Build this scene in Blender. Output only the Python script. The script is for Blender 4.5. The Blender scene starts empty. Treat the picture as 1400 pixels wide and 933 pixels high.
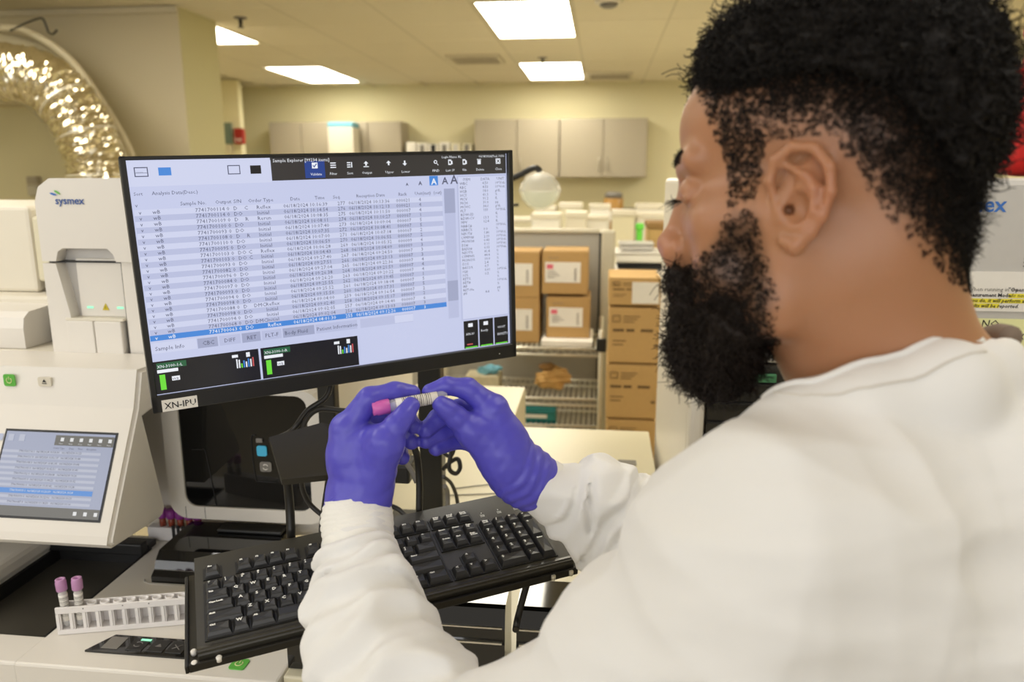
import bpy, bmesh, math, random
import numpy as np
import openvdb as vdb
from mathutils import Matrix, Vector, Euler

# ------------------------------------------------------------------ camera, world, lights, exposure
sc = bpy.context.scene
COL = sc.collection
R = math.radians
cam_d = bpy.data.cameras.new('camera'); cam = bpy.data.objects.new('camera', cam_d); COL.objects.link(cam)
cam.location = (0, 0, 1.5); cam.rotation_euler = (R(90 - 12.1), 0, R(6.6))
cam_d.sensor_width = 36; cam_d.lens = 27.0; cam_d.clip_start = .02; cam_d.clip_end = 60
cam_d.dof.use_dof = True; cam_d.dof.focus_distance = .98; cam_d.dof.aperture_fstop = 4.5
sc.camera = cam
sc.view_settings.view_transform = 'Standard'; sc.view_settings.look = 'None'
sc.view_settings.exposure = 0.0; sc.view_settings.gamma = 1; sc.view_settings.use_curve_mapping = False
w = bpy.data.worlds.new('world'); sc.world = w; w.use_nodes = True
w.node_tree.nodes['Background'].inputs[0].default_value = (1.0, .93, .82, 1)
w.node_tree.nodes['Background'].inputs[1].default_value = .55
def area(name, loc, rot, sx, sy, power, color):
    l = bpy.data.lights.new(name, 'AREA'); l.shape = 'RECTANGLE'; l.size = sx; l.size_y = sy; l.energy = power; l.color = color
    o = bpy.data.objects.new(name, l); COL.objects.link(o); o.location = loc; o.rotation_euler = rot
    return o
# neutral fill lights added behind the camera, and the troffer row above the bench
area('rear_fill_light', (-.6, -2.6, 1.9), (R(82), 0, R(6)), 3.6, 1.6, 46, (.97, .98, 1.0))
area('side_fill_light', (-2.6, -.9, 2.0), (R(70), 0, R(-60)), 1.6, 1.2, 15, (.97, .98, 1.0))
area('troffer_light', (.75, .9, 2.56), (0, 0, 0), .62, 1.3, 11, (1.0, .97, .92))
area('troffer_light', (-1.7, .9, 2.56), (0, 0, 0), .62, 1.3, 16, (1.0, .97, .92))
TROFFER_GLOW = 14

# ------------------------------------------------------------------ measured rays (camera at 1.5 m, yaw 6.6, pitch -12.1, f 1050 px)
_y, _p = R(6.6), R(12.1)
FW = np.array([-math.sin(_y) * math.cos(_p), math.cos(_y) * math.cos(_p), -math.sin(_p)])
RT = np.array([math.cos(_y), math.sin(_y), 0.0]); DN = np.cross(FW, RT)
def at(x, y, f):
    'a measured point of the photograph at true distance f along the view axis, in room coordinates (m)'
    return np.array([0, 0, 1.5]) + f * (FW + RT * (x - 700) / 1050 + DN * (y - 466.5) / 1050)
def ony(x, y, Y):
    d = at(x, y, 1) - np.array([0, 0, 1.5]); return np.array([0, 0, 1.5]) + d * Y / d[1]

# ------------------------------------------------------------------ materials
def s2l(c):
    return tuple((v / 12.92 if v <= .04045 else ((v + .055) / 1.055) ** 2.4) for v in c)
def rgb(r, g, b): return s2l((r / 255, g / 255, b / 255))
def mat(name, col, rough=.5, metal=0, bump=0, scale=60, vary=0, spec=.5, coat=0, alpha=None, trans=0, sss=0, stretch=None, detail=3):
    m = bpy.data.materials.new(name); m.use_nodes = True; nt = m.node_tree; b = nt.nodes['Principled BSDF']
    b.inputs['Base Color'].default_value = (*col, 1); b.inputs['Roughness'].default_value = rough
    b.inputs['Metallic'].default_value = metal; b.inputs['Specular IOR Level'].default_value = spec
    b.inputs['Coat Weight'].default_value = coat; b.inputs['Transmission Weight'].default_value = trans
    if sss:
        b.inputs['Subsurface Weight'].default_value = sss; b.inputs['Subsurface Radius'].default_value = (.012, .005, .003); b.inputs['Subsurface Scale'].default_value = 1
    tc = nt.nodes.new('ShaderNodeTexCoord'); mp = nt.nodes.new('ShaderNodeMapping'); nt.links.new(tc.outputs['Object'], mp.inputs[0])
    if stretch: mp.inputs['Scale'].default_value = stretch
    n = nt.nodes.new('ShaderNodeTexNoise'); n.inputs['Scale'].default_value = scale; n.inputs['Detail'].default_value = detail
    nt.links.new(mp.outputs[0], n.inputs['Vector'])
    v = vary or .04
    mx = nt.nodes.new('ShaderNodeMix'); mx.data_type = 'RGBA'
    mx.inputs[6].default_value = (*[c * (1 - v) for c in col], 1); mx.inputs[7].default_value = (*[min(1, c * (1 + v)) for c in col], 1)
    nt.links.new(n.outputs['Fac'], mx.inputs[0]); nt.links.new(mx.outputs[2], b.inputs['Base Color'])
    if bump:
        bp = nt.nodes.new('ShaderNodeBump'); bp.inputs['Strength'].default_value = bump; bp.inputs['Distance'].default_value = .002
        nt.links.new(n.outputs['Fac'], bp.inputs['Height']); nt.links.new(bp.outputs[0], b.inputs['Normal'])
    return m
def emit(name, col, s=1):
    m = bpy.data.materials.new(name); m.use_nodes = True; b = m.node_tree.nodes['Principled BSDF']
    b.inputs['Base Color'].default_value = (.01, .01, .01, 1); b.inputs['Roughness'].default_value = .25
    b.inputs['Emission Color'].default_value = (*col, 1); b.inputs['Emission Strength'].default_value = s
    return m
M = dict(
    wall=mat('wall_paint', rgb(220, 212, 174), .75, bump=.1, scale=200),
    column=mat('column_paint', rgb(204, 194, 166), .7, bump=.1, scale=200),
    column_side=mat('column_side_paint', rgb(198, 192, 150), .7),
    tile=mat('ceiling_tile', rgb(224, 216, 194), .85, bump=.3, scale=150, vary=.04),
    grid=mat('ceiling_grid', rgb(204, 196, 172), .6), floor=mat('vinyl_floor', rgb(170, 158, 130), .4, vary=.08, scale=8),
    white=mat('machine_white', rgb(226, 221, 212), .38, scale=4, vary=.015), white2=mat('machine_warm_white', rgb(222, 215, 198), .42, scale=4, vary=.02),
    shade=mat('machine_grey_white', rgb(196, 193, 188), .45), cream=mat('cream_laminate', rgb(216, 209, 182), .35, scale=3, vary=.02),
    black=mat('black_plastic', (.012, .012, .012), .42), gloss=mat('gloss_black', (.006, .006, .006), .06, spec=.6, coat=.3),
    tray=mat('dark_tray', (.062, .057, .046), .30, scale=7, vary=.35), joint=mat('joint_dark', (.02, .02, .02), .6),
    metal=mat('black_metal', (.016, .015, .013), .35, metal=.2), olive=mat('black_plate', (.035, .031, .022), .3, metal=.3),
    key=mat('key_plastic', (.020, .020, .021), .38, spec=.6), kcase=mat('keyboard_case', (.036, .033, .025), .33, bump=.15, scale=900, spec=.6), legend=mat('white_print', (.85, .85, .8), .5),
    foil=mat('crinkled_foil', rgb(226, 218, 196), .12, metal=1, bump=.5, scale=14, vary=.05, detail=4), duct=mat('grey_duct_cloth', rgb(186, 178, 152), .5, bump=.2, scale=20),
    cab=mat('grey_laminate', rgb(168, 158, 138), .5, vary=.03), partition=mat('partition_fabric', rgb(172, 168, 158), .85, bump=.2, scale=300),
    post=mat('partition_post', rgb(196, 190, 170), .4), steel=mat('chrome_wire', rgb(226, 222, 208), .3, metal=.6), handle=mat('satin_handle', rgb(190, 184, 168), .3, metal=.8),
    carton=mat('brown_carton', rgb(186, 150, 96), .8, bump=.15, scale=80, vary=.06), carton2=mat('tan_carton', rgb(196, 160, 104), .8, vary=.05),
    flap=mat('carton_edge', rgb(150, 116, 70), .85), paper=mat('white_paper', rgb(236, 232, 224), .7), label_line=mat('grey_print', rgb(120, 116, 112), .7),
    ink=mat('black_ink', (.012, .012, .014), .6), pink_ink=mat('pink_ink', rgb(226, 110, 130), .6), blue_ink=mat('blue_print', rgb(56, 110, 190), .5), green_ink=mat('green_print', rgb(110, 180, 80), .5),
    navy=mat('navy_print', rgb(40, 80, 150), .5), power=mat('green_key', rgb(96, 180, 72), .4), yellow=mat('yellow_highlighter', rgb(240, 226, 60), .6), note=mat('pale_yellow_note', rgb(236, 236, 176), .7),
    red=mat('red_plastic', rgb(190, 20, 20), .4), darkred=mat('dark_red', rgb(150, 20, 14), .5), teal=mat('teal_print', rgb(30, 120, 120), .6), greyteal=mat('grey_teal_sign', rgb(104, 120, 108), .6),
    bag=mat('brown_paper_bag', rgb(204, 162, 98), .75, bump=.6, scale=18, vary=.12), cyan=mat('cyan_key', rgb(70, 180, 220), .4), amber=mat('amber_jar', rgb(176, 132, 66), .3, vary=.1),
    greenlid=mat('green_plastic', rgb(70, 130, 90), .4), grey=mat('mid_grey', rgb(120, 116, 110), .5), tissue=mat('tissue_box', rgb(200, 190, 160), .7, vary=.2, scale=40), sky=mat('pale_blue_tissue', rgb(120, 180, 200), .8),
    cable=mat('cable_rubber', (.016, .015, .014), .4), cap=mat('purple_cap', rgb(150, 60, 150), .4), lilac=mat('lilac_cap', rgb(190, 140, 184), .45), pinkcap=mat('pink_cap', rgb(206, 100, 178), .4),
    blood=mat('blood_brown', rgb(150, 70, 50), .3), rack=mat('white_rack', rgb(232, 228, 226), .4, sss=0), led=emit('green_led', (.35, 1, .6), 1.2),
    glove=None, coat=None)
def glassy(name, col, rough=.03, mixf=.75):
    m = bpy.data.materials.new(name); m.use_nodes = True; nt = m.node_tree; b = nt.nodes['Principled BSDF']
    b.inputs['Base Color'].default_value = (*col, 1); b.inputs['Roughness'].default_value = rough; b.inputs['Alpha'].default_value = mixf
    return m
M['clear'] = glassy('clear_plastic', (.9, .9, .88), .05, .3)
M['smoke'] = glassy('smoked_glass', (.006, .006, .006), .04, .93)

# ------------------------------------------------------------------ mesh helpers
WM = {}
def thing(name, label, cat, loc=(0, 0, 0), rotz=0, group=None):
    o = bpy.data.objects.new(name, None); COL.objects.link(o); o.empty_display_size = .05
    o.location = loc; o.rotation_euler = (0, 0, rotz); o['label'] = label; o['category'] = cat
    if group: o['group'] = group
    WM[o.name] = Matrix.Translation(loc) @ Matrix.Rotation(rotz, 4, 'Z')
    return o
def tag(o, label, cat, group=None):
    o['label'] = label; o['category'] = cat
    if group: o['group'] = group
    return o
def obj(name, bm, m, parent=None, smooth=False, label=None, kind=None):
    me = bpy.data.meshes.new(name)
    if isinstance(bm, bpy.types.Mesh): me = bm
    else: bm.to_mesh(me); bm.free()
    if m is not None:
        for x in (m if isinstance(m, (list, tuple)) else [m]): me.materials.append(x)
    o = bpy.data.objects.new(name, me); COL.objects.link(o)
    if parent is not None:
        o.parent = parent; W_ = WM[parent.name]
        me.transform(W_.inverted()); WM[o.name] = W_
    if smooth:
        me.polygons.foreach_set('use_smooth', [True] * len(me.polygons))
    if label: o['label'] = label
    if kind: o['kind'] = kind
    return o
def struct(name, bm, m, parent=None):
    o = obj(name, bm, m, parent)
    if parent is None: o['kind'] = 'structure'; WM[o.name] = Matrix()
    return o
def NB(): return bmesh.new()
def box(bm, lo, hi, bev=0, seg=2, mi=0):
    lo = Vector(lo); hi = Vector(hi); c = (lo + hi) / 2; s = hi - lo
    g = bmesh.ops.create_cube(bm, size=1)['verts']
    for v in g: v.co = Vector((v.co.x * s.x, v.co.y * s.y, v.co.z * s.z)) + c
    fs = {f for v in g for f in v.link_faces}
    for f in fs: f.material_index = mi
    if bev:
        e = list({e for v in g for e in v.link_edges})
        r = bmesh.ops.bevel(bm, geom=e, offset=min(bev, min(abs(x) for x in s) * .49), segments=seg, affect='EDGES', profile=.5)
        for f in r['faces']: f.material_index = mi
    return g
def BX(lo, hi, bev=0, seg=2):
    bm = NB(); box(bm, lo, hi, bev, seg); return bm
def prism(bm, pts, axis, a, b, mi=0):
    'closed outline in the plane across axis, extruded from a to b'
    def P(u, v, t):
        return {'x': (t, u, v), 'y': (u, t, v), 'z': (u, v, t)}[axis]
    A = [bm.verts.new(P(u, v, a)) for u, v in pts]; B = [bm.verts.new(P(u, v, b)) for u, v in pts]
    n = len(pts); fs = [bm.faces.new(A), bm.faces.new(B[::-1])]
    for i in range(n): fs.append(bm.faces.new((A[i], B[i], B[(i + 1) % n], A[(i + 1) % n])))
    for f in fs: f.material_index = mi
    bmesh.ops.recalc_face_normals(bm, faces=bm.faces[:])
def rrect(u0, v0, u1, v1, r, n=5):
    r = min(r, abs(u1 - u0) / 2 * .999, abs(v1 - v0) / 2 * .999)
    out = []
    for cx, cy, a0 in ((u1 - r, v1 - r, 0), (u0 + r, v1 - r, 90), (u0 + r, v0 + r, 180), (u1 - r, v0 + r, 270)):
        for k in range(n + 1):
            a = R(a0 + 90 * k / n); out.append((cx + r * math.cos(a), cy + r * math.sin(a)))
    return out
def sweep(bm, pts, r, n=8, smooth=6, mi=0, caps=True):
    P = [np.array(p, float) for p in pts]; rr = r if isinstance(r, (list, tuple)) else [r] * len(P)
    if smooth > 1 and len(P) > 2:
        Q = []; RR = []
        for i in range(len(P) - 1):
            p0 = P[max(i - 1, 0)]; p1 = P[i]; p2 = P[i + 1]; p3 = P[min(i + 2, len(P) - 1)]
            for k in range(smooth):
                t = k / smooth
                Q.append(.5 * (2 * p1 + (p2 - p0) * t + (2 * p0 - 5 * p1 + 4 * p2 - p3) * t * t + (3 * p1 - p0 - 3 * p2 + p3) * t ** 3)); RR.append(rr[i] * (1 - t) + rr[i + 1] * t)
        Q.append(P[-1]); RR.append(rr[-1]); P, rr = Q, RR
    rings = []; up = None
    for i, p in enumerate(P):
        t = P[min(i + 1, len(P) - 1)] - P[max(i - 1, 0)]; t = t / (np.linalg.norm(t) + 1e-12)
        if up is None:
            up = np.cross(t, [0, 0, 1.0]); 
            if np.linalg.norm(up) < .1: up = np.cross(t, [1.0, 0, 0])
        up = up - t * (up @ t); up /= np.linalg.norm(up) + 1e-12; q = np.cross(t, up)
        rings.append([bm.verts.new(p + rr[i] * (up * math.cos(2 * math.pi * k / n) + q * math.sin(2 * math.pi * k / n))) for k in range(n)])
    for a, b in zip(rings[:-1], rings[1:]):
        for k in range(n):
            f = bm.faces.new((a[k], a[(k + 1) % n], b[(k + 1) % n], b[k])); f.smooth = True; f.material_index = mi
    if caps:
        bm.faces.new(rings[0][::-1]).material_index = mi; bm.faces.new(rings[-1]).material_index = mi
def lathe(bm, prof, c=(0, 0, 0), axis='z', n=24, mi=0):
    rings = []
    for r, h in prof:
        ring = []
        for k in range(n):
            a = 2 * math.pi * k / n; x, y = r * math.cos(a), r * math.sin(a)
            p = {'z': (x, y, h), 'y': (x, h, y), 'x': (h, x, y)}[axis]
            ring.append(bm.verts.new(Vector(p) + Vector(c)))
        rings.append(ring)
    for a, b in zip(rings[:-1], rings[1:]):
        for k in range(n):
            f = bm.faces.new((a[k], a[(k + 1) % n], b[(k + 1) % n], b[k])); f.smooth = True; f.material_index = mi
    bm.faces.new(rings[0][::-1]).material_index = mi; bm.faces.new(rings[-1]).material_index = mi
    bmesh.ops.recalc_face_normals(bm, faces=bm.faces[:])
def text_mesh(s, size, line=1.0, mono=1.0, bold=0, align='LEFT', res=1, shear=0):
    cu = bpy.data.curves.new('t', 'FONT'); cu.body = s; cu.size = size; cu.space_line = line; cu.space_character = mono
    cu.resolution_u = res; cu.offset = bold; cu.align_x = align; cu.shear = shear; cu.fill_mode = 'FRONT'
    o = bpy.data.objects.new('t', cu); COL.objects.link(o)
    me = bpy.data.meshes.new_from_object(o.evaluated_get(bpy.context.evaluated_depsgraph_get()))
    bpy.data.objects.remove(o); bpy.data.curves.remove(cu)
    return me
def add_text(bm, s, size, mtx, mi=0, **kw):
    me = text_mesh(s, size, **kw); me.transform(mtx)
    n0 = len(bm.faces); bm.from_mesh(me); bm.faces.ensure_lookup_table()
    for f in bm.faces[n0:]: f.material_index = mi
    bpy.data.meshes.remove(me)
def FRONT(x, y, z, rz=0):   # text standing in the x-z plane, read from -y
    return Matrix.Translation((x, y, z)) @ Matrix.Rotation(rz, 4, 'Z') @ Matrix.Rotation(R(90), 4, 'X')
def rect(bm, x0, z0, x1, z1, y, mi=0, top=None):
    vs = [bm.verts.new(p) for p in ((x0, y, z0), (x1, y, z0), (x1, y, z1), (x0, y, z1))]
    bm.faces.new(vs).material_index = mi
def place(root, mtx):
    root.matrix_world = mtx
rnd = random.Random(4)

# ------------------------------------------------------------------ the room
CZ = 2.6; YB = 9.8
struct('floor', BX((-5, -3, -.05), (4, YB + .1, 0)), M['floor'])
struct('wall_back', BX((-4.75, YB, 0), (4, YB + .12, CZ + .05)), M['wall'])
struct('wall_right', BX((3.6, -3, 0), (3.72, YB, CZ + .05)), M['wall'])
wl = struct('wall_left', BX((-4.87, -3, 0), (-4.75, YB, CZ + .05)), M['wall'])
# bulkhead pier on the left with its front and its side face
bm = NB(); prism(bm, [(-4.75, CZ), (-2.8, CZ), (-2.8, 0), (-3.35, 0), (-3.35, 1.99), (-4.75, 1.99)], 'y', 5.1, 5.62)
pier = struct('wall_pier', bm, M['column']); pier.data.materials.append(M['column_side'])
for p in pier.data.polygons:
    if p.normal.x > .9: p.material_index = 1
struct('wall_recess', BX((-4.75, 5.35, 0), (-3.35, 5.45, 2.0)), M['wall'])
o = struct('trim_1', BX((-4.75, 5.06, CZ - .05), (-2.79, 5.1, CZ - .012)), M['grid'])
# suspended ceiling: slab above, grid, tiles one by one
ceil = struct('ceiling', BX((-5, -3, CZ + .02), (4, YB + .12, CZ + .08)), M['tile'])
TX, TY, X0, Y0 = .66, .685, -3.52, -1.65
lights = [(-.88, 7.94), (-.88, 5.2), (-3.52, 7.94), (-3.52, 5.2), (1.76, 7.94), (1.76, 5.2), (1.76, 2.46), (-.88, 2.46), (-3.52, 2.46)]
def covered(x, y):
    for lx, ly in lights:
        if abs(x - lx) < .1 and -.1 < y - ly < TY * 1.5 : return True
    return False
tb = BX((.006, .006, -.006), (TX - .006, TY - .006, .012), .004, 1)
tile_me = bpy.data.meshes.new('ceiling_tile'); tb.to_mesh(tile_me); tb.free(); tile_me.materials.append(M['tile'])
for i in range(-1, 10):
    for j in range(6, 17):
        x, y = X0 + i * TX, Y0 + j * TY
        if covered(x, y) or y + TY > YB + .05: continue
        o = bpy.data.objects.new('ceiling_tile', tile_me); COL.objects.link(o); o.parent = ceil; o.location = (x, y, CZ)
bm = NB()
for i in range(-2, 12): box(bm, (X0 + i * TX - .012, -3, CZ - .004), (X0 + i * TX + .012, YB, CZ + .01))
for j in range(-1, 17): box(bm, (-4.75, Y0 + j * TY - .012, CZ - .003), (3.6, Y0 + j * TY + .012, CZ + .0095))
obj('ceiling_grid', bm, M['grid'], ceil)
glow = emit('troffer_diffuser', (1.0, .93, .77), TROFFER_GLOW)
spots = {4: 'far right ceiling panel hidden behind the head', 5: 'right ceiling panel hidden above the hair', 6: 'ceiling panel above the right analyzer, out of frame', 7: 'ceiling panel above the bench, out of frame', 8: 'ceiling panel above the left analyzer, out of frame',
         0: 'lit ceiling panel nearest the right wall cabinets, far row', 1: 'large lit ceiling panel cut by the top edge of the photo', 2: 'lit ceiling panel over the left far wall cabinets',
         3: 'lit ceiling panel half hidden behind the wall pier'}
for k, (lx, ly) in enumerate(lights):
    t = thing('ceiling_light', spots.get(k, 'lit ceiling panel out of view above the %s of the room, row %d' % ('right side' if lx > 1 else 'left side' if lx < -3 else 'middle', round(ly))), 'light', (lx + TX / 2, ly + TY, CZ), 0, 'ceiling troffers')
    bm = NB()
    x0, x1, y0, y1 = lx + .012, lx + TX - .012, ly + .012, ly + 2 * TY - .012
    for a in ((x0, y0, x1, y0 + .018), (x0, y1 - .018, x1, y1), (x0, y0 + .018, x0 + .018, y1 - .018), (x1 - .018, y0 + .018, x1, y1 - .018)): box(bm, (a[0], a[1], CZ - .008), (a[2], a[3], CZ + .015))
    obj('frame', bm, M['grid'], t)
    obj('diffuser', BX((x0 + .018, y0 + .018, CZ - .002), (x1 - .018, y1 - .018, CZ + .01)), glow, t)
def vent(x, y, label, wd=.5, dp=.5):
    t = thing('ceiling_vent', label, 'vent', (x, y, CZ - .004), 0, 'ceiling air vents')
    bm = NB()
    for a in ((x - wd / 2, y - dp / 2, x + wd / 2, y - dp / 2 + .04), (x - wd / 2, y + dp / 2 - .04, x + wd / 2, y + dp / 2), (x - wd / 2, y - dp / 2 + .04, x - wd / 2 + .04, y + dp / 2 - .04), (x + wd / 2 - .04, y - dp / 2 + .04, x + wd / 2, y + dp / 2 - .04)):
        box(bm, (a[0], a[1], CZ - .03), (a[2], a[3], CZ - .006), .004, 1)
    obj('frame', bm, M['grid'], t)
    for k in range(5):
        yy = y - dp / 2 + .07 + k * (dp - .14) / 4
        obj('slat', BX((x - wd / 2 + .04, yy - .02, CZ - .024), (x + wd / 2 - .04, yy + .02, CZ - .018)), M['cab'], t)
vent(-1.22, 7.58, 'square ceiling air vent between the lit panels'); vent(.05, 8.95, 'flat ceiling air vent near the back wall')
def sprinkler(x, y, label):
    t = thing('sprinkler_head', label, 'sprinkler', (x, y, CZ), 0, 'ceiling sprinklers')
    bm = NB(); lathe(bm, [(.045, CZ - .004), (.045, CZ - .012), (.02, CZ - .02)], (x, y, 0), n=16); obj('escutcheon', bm, M['grey'], t)
    bm = NB(); lathe(bm, [(.014, CZ - .02), (.012, CZ - .05), (.008, CZ - .065), (.024, CZ - .07), (.024, CZ - .074)], (x, y, 0), n=14); obj('deflector', bm, M['metal'], t)
sprinkler(-2.56, 5.5, 'small dark sprinkler head beside the wall pier'); sprinkler(-.59, 7.6, 'small dark sprinkler head just in front of the far lit panel')
t = thing('smoke_detector', 'round white smoke detector with dark ring on the ceiling at the top edge', 'detector', (.01, 5.2, CZ))
bm = NB(); lathe(bm, [(.085, CZ - .004), (.085, CZ - .03), (.07, CZ - .04)], (.01, 5.2, 0)); obj('base', bm, M['white2'], t)
bm = NB(); lathe(bm, [(.055, CZ - .04), (.055, CZ - .052), (.035, CZ - .062)], (.01, 5.2, 0)); obj('sensor_ring', bm, M['grey'], t)

# ------------------------------------------------------------------ duct on the left
t = thing('foil_duct', 'crinkled silver foil flexible duct bending down behind the analyzer', 'duct', (-3.6, 4.6, 1.2))
cen = [ony(*q, 4.25) for q in ((-60, 85), (5, 98), (55, 108), (92, 140), (118, 185), (133, 240), (138, 330), (138, 420))]
bm = NB(); rr = .155
P = []
sweep(bm, cen, rr, n=48, smooth=22, caps=False)
rg = np.random.RandomState(3); nz = rg.rand(64, 48)
bm.verts.ensure_lookup_table(); nv = len(bm.verts) // 48
for i in range(nv):
    c = sum((bm.verts[i * 48 + k].co for k in range(48)), Vector()) / 48
    for k in range(48):
        v = bm.verts[i * 48 + k]; d = v.co - c
        a = k / 48 * 2 * math.pi
        f = 1 + .045 * math.sin(i * 1.15 + .6 * math.sin(3 * a)) + .075 * (nz[(i // 2) % 64, (k // 3) * 3 % 48] - .5) + .06 * (nz[i % 64, k] - .5)
        v.co = c + d * f
for f in bm.faces: f.smooth = False
obj('foil_sleeve', bm, M['foil'], t)
bm = NB()
for i in range(3, len(cen) - 1):
    c = Vector(cen[i]); tt = Vector(cen[i + 1]) - Vector(cen[i - 1]); tt.normalize()
    u = tt.cross(Vector((0, 1, 0))); u.normalize(); v = tt.cross(u)
    sweep(bm, [c + (u * math.cos(a) + v * math.sin(a)) * (rr * 1.03) for a in [2 * math.pi * k / 24 for k in range(25)]], .006, n=6, smooth=1, caps=False)
obj('wire_band', bm, M['steel'], t, kind='stuff')
t = thing('wrapped_duct', 'wide smooth grey wrapped duct arching behind the foil duct', 'duct', (-3.6, 5.0, 1.2))
cen2 = [ony(*q, 4.70) for q in ((-60, 90), (8, 92), (56, 108), (100, 150), (126, 196), (143, 255), (150, 340), (150, 430))]
bm = NB(); sweep(bm, cen2, [.20, .205, .20, .195, .19, .18, .18, .18], n=40, smooth=8, caps=False); obj('wrap', bm, M['duct'], t, True)
bm = NB(); sweep(bm, [ony(*q, 4.62) for q in ((-60, 36), (0, 38), (40, 44), (98, 84), (147, 152), (178, 208), (192, 260))], .022, n=10, smooth=8); obj('rim', bm, M['column'], t, True)
t = thing('hook_wire', 'bent dark hanger wire above the foil duct', 'wire', tuple(ony(30, 40, 4.6)))
bm = NB(); sweep(bm, [ony(*q, 4.5) for q in ((14, 42), (35, 32), (54, 25), (60, 28), (66, 44))], .006, n=6, smooth=4); sweep(bm, [ony(*q, 4.5) for q in ((66, 44), (72, 47), (78, 41))], .006, n=6, smooth=3); obj('wire', bm, M['metal'], t)
t = thing('wall_thermostat', 'small beige thermostat on the yellow wall inside the duct arch', 'thermostat', (-4.16, 5.33, 1.45))
obj('box', BX((-4.20, 5.30, 1.36), (-4.12, 5.349, 1.44), .006), M['post'], t); obj('cover', BX((-4.19, 5.295, 1.445), (-4.11, 5.349, 1.50), .004), M['cab'], t)

# signs on the pier side
t = thing('wall_sign', 'grey green notice on the left wall beside the red box', 'sign', tuple(ony(313, 182, 8.9)))
a = ony(306, 168, 8.9); b = ony(319, 197, 8.9); obj('panel', BX((a[0], 8.88, b[2]), (b[0], 8.9, a[2]), .004), M['greyteal'], t)
a2 = ony(307, 198, 8.9); b2 = ony(319, 210, 8.9); obj('lower_notice', BX((a2[0], 8.88, b2[2]), (b2[0], 8.9, a2[2]), .002), M['tissue'], t)
t = thing('fire_alarm', 'red fire alarm box with pale lettering on the far left wall', 'alarm', tuple(ony(327, 187, 8.9)))
a = ony(321, 176, 8.9); b = ony(335, 197, 8.9); obj('case', BX((a[0], 8.86, b[2]), (b[0], 8.93, a[2]), .01), M['darkred'], t)
bm = NB(); add_text(bm, 'FIRE', .05, FRONT(a[0] + .01, 8.858, b[2] + .03)); obj('lettering', bm, M['paper'], t)
struct('wall_stub', BX((-4.72, 8.93, 0), (-4.25, 9.03, CZ)), M['wall'])

# ------------------------------------------------------------------ wall cabinets
def cabinet(x0, x1, z0, z1, ndoor, label, hs, grp):
    yf = 9.45
    t = thing('wall_cabinet', label, 'cabinet', ((x0 + x1) / 2, 9.6, z0), 0, grp)
    obj('body', BX((x0, yf + .02, z0), (x1, YB - .002, z1)), M['cab'], t)
    wd = (x1 - x0) / ndoor
    for k in range(ndoor):
        d = obj('door', BX((x0 + k * wd + .006, yf, z0 + .004), (x0 + (k + 1) * wd - .006, yf + .018, z1 - .004), .003, 1), M['cab'], t)
        hx = x0 + (k + 1) * wd - .05 if hs[k] else x0 + k * wd + .05
        bm = NB(); sweep(bm, [(hx, yf, z0 + .08), (hx, yf - .025, z0 + .085), (hx, yf - .028, z0 + .15), (hx, yf - .025, z0 + .215), (hx, yf, z0 + .22)], .007, n=8, smooth=3); obj('handle', bm, M['handle'], d)
G = 'grey wall cabinets on the back wall'
cabinet(-1.55, -.528, 1.49, 2.17, 2, 'grey wall cabinet with two doors just right of the monitor top', (1, 0), G)
cabinet(-.518, .51, 1.49, 2.17, 2, 'grey wall cabinet with two doors at the right end, nearest the man', (1, 0), G)
cabinet(-4.13, -3.30, 1.49, 2.155, 2, 'grey wall cabinet at the far left end of the back wall', (1, 0), G)
cabinet(-3.29, -2.45, 1.49, 2.155, 2, 'grey wall cabinet behind the pale blue topped box', (1, 0), G)
t = thing('counter', 'long grey back counter under the wall cabinets', 'counter', (-1, 9.4, 0))
obj('worktop', BX((-4.2, 9.0, .84), (2.6, YB - .01, .88), .004), M['cab'], t); obj('base', BX((-4.2, 9.1, .0), (2.6, YB - .01, .84)), M['cab'], t)
t = thing('equipment_box', 'white box with pale blue top in front of the left wall cabinets', 'box', (-3.16, 9.25, 1.49))
a = ony(453, 168, 9.3); b = ony(489, 208, 9.3)
obj('case', BX((a[0], 9.15, .881), (b[0], 9.4, a[2] - .06), .01), M['white2'], t); obj('lid', BX((a[0], 9.15, a[2] - .06), (b[0], 9.4, a[2]), .01), M['sky'], t)
for k in range(6):
    x = -2.40 + k * .138
    tk = thing('ring_binder', ['white binder at the left end of the row on the open shelf', 'white binder beside the left end binder', 'white binder with black spine panel left of middle', 'white binder with grey spine panel right of middle', 'cream binder second from the right wall cabinet', 'cream binder touching the right wall cabinet'][k], 'binder', (x + .06, 9.6, 1.6), 0, 'binders on the open back shelf')
    obj('cover', BX((x, 9.48, 1.60), (x + .118, 9.72, 1.91 - .01 * (k % 3)), .006), M['paper'] if k < 4 else M['cream'], tk)
    obj('spine_panel', BX((x + .03, 9.476, 1.78), (x + .088, 9.48, 1.88)), [M['paper'], M['grey'], M['ink'], M['grey'], M['shade'], M['label_line']][k], tk)
t = thing('wall_shelf', 'open grey shelf between the two wall cabinet groups', 'shelf', (-2, 9.6, 1.57)); obj('board', BX((-2.445, 9.45, 1.57), (-1.556, YB - .002, 1.599)), M['cab'], t)

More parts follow.
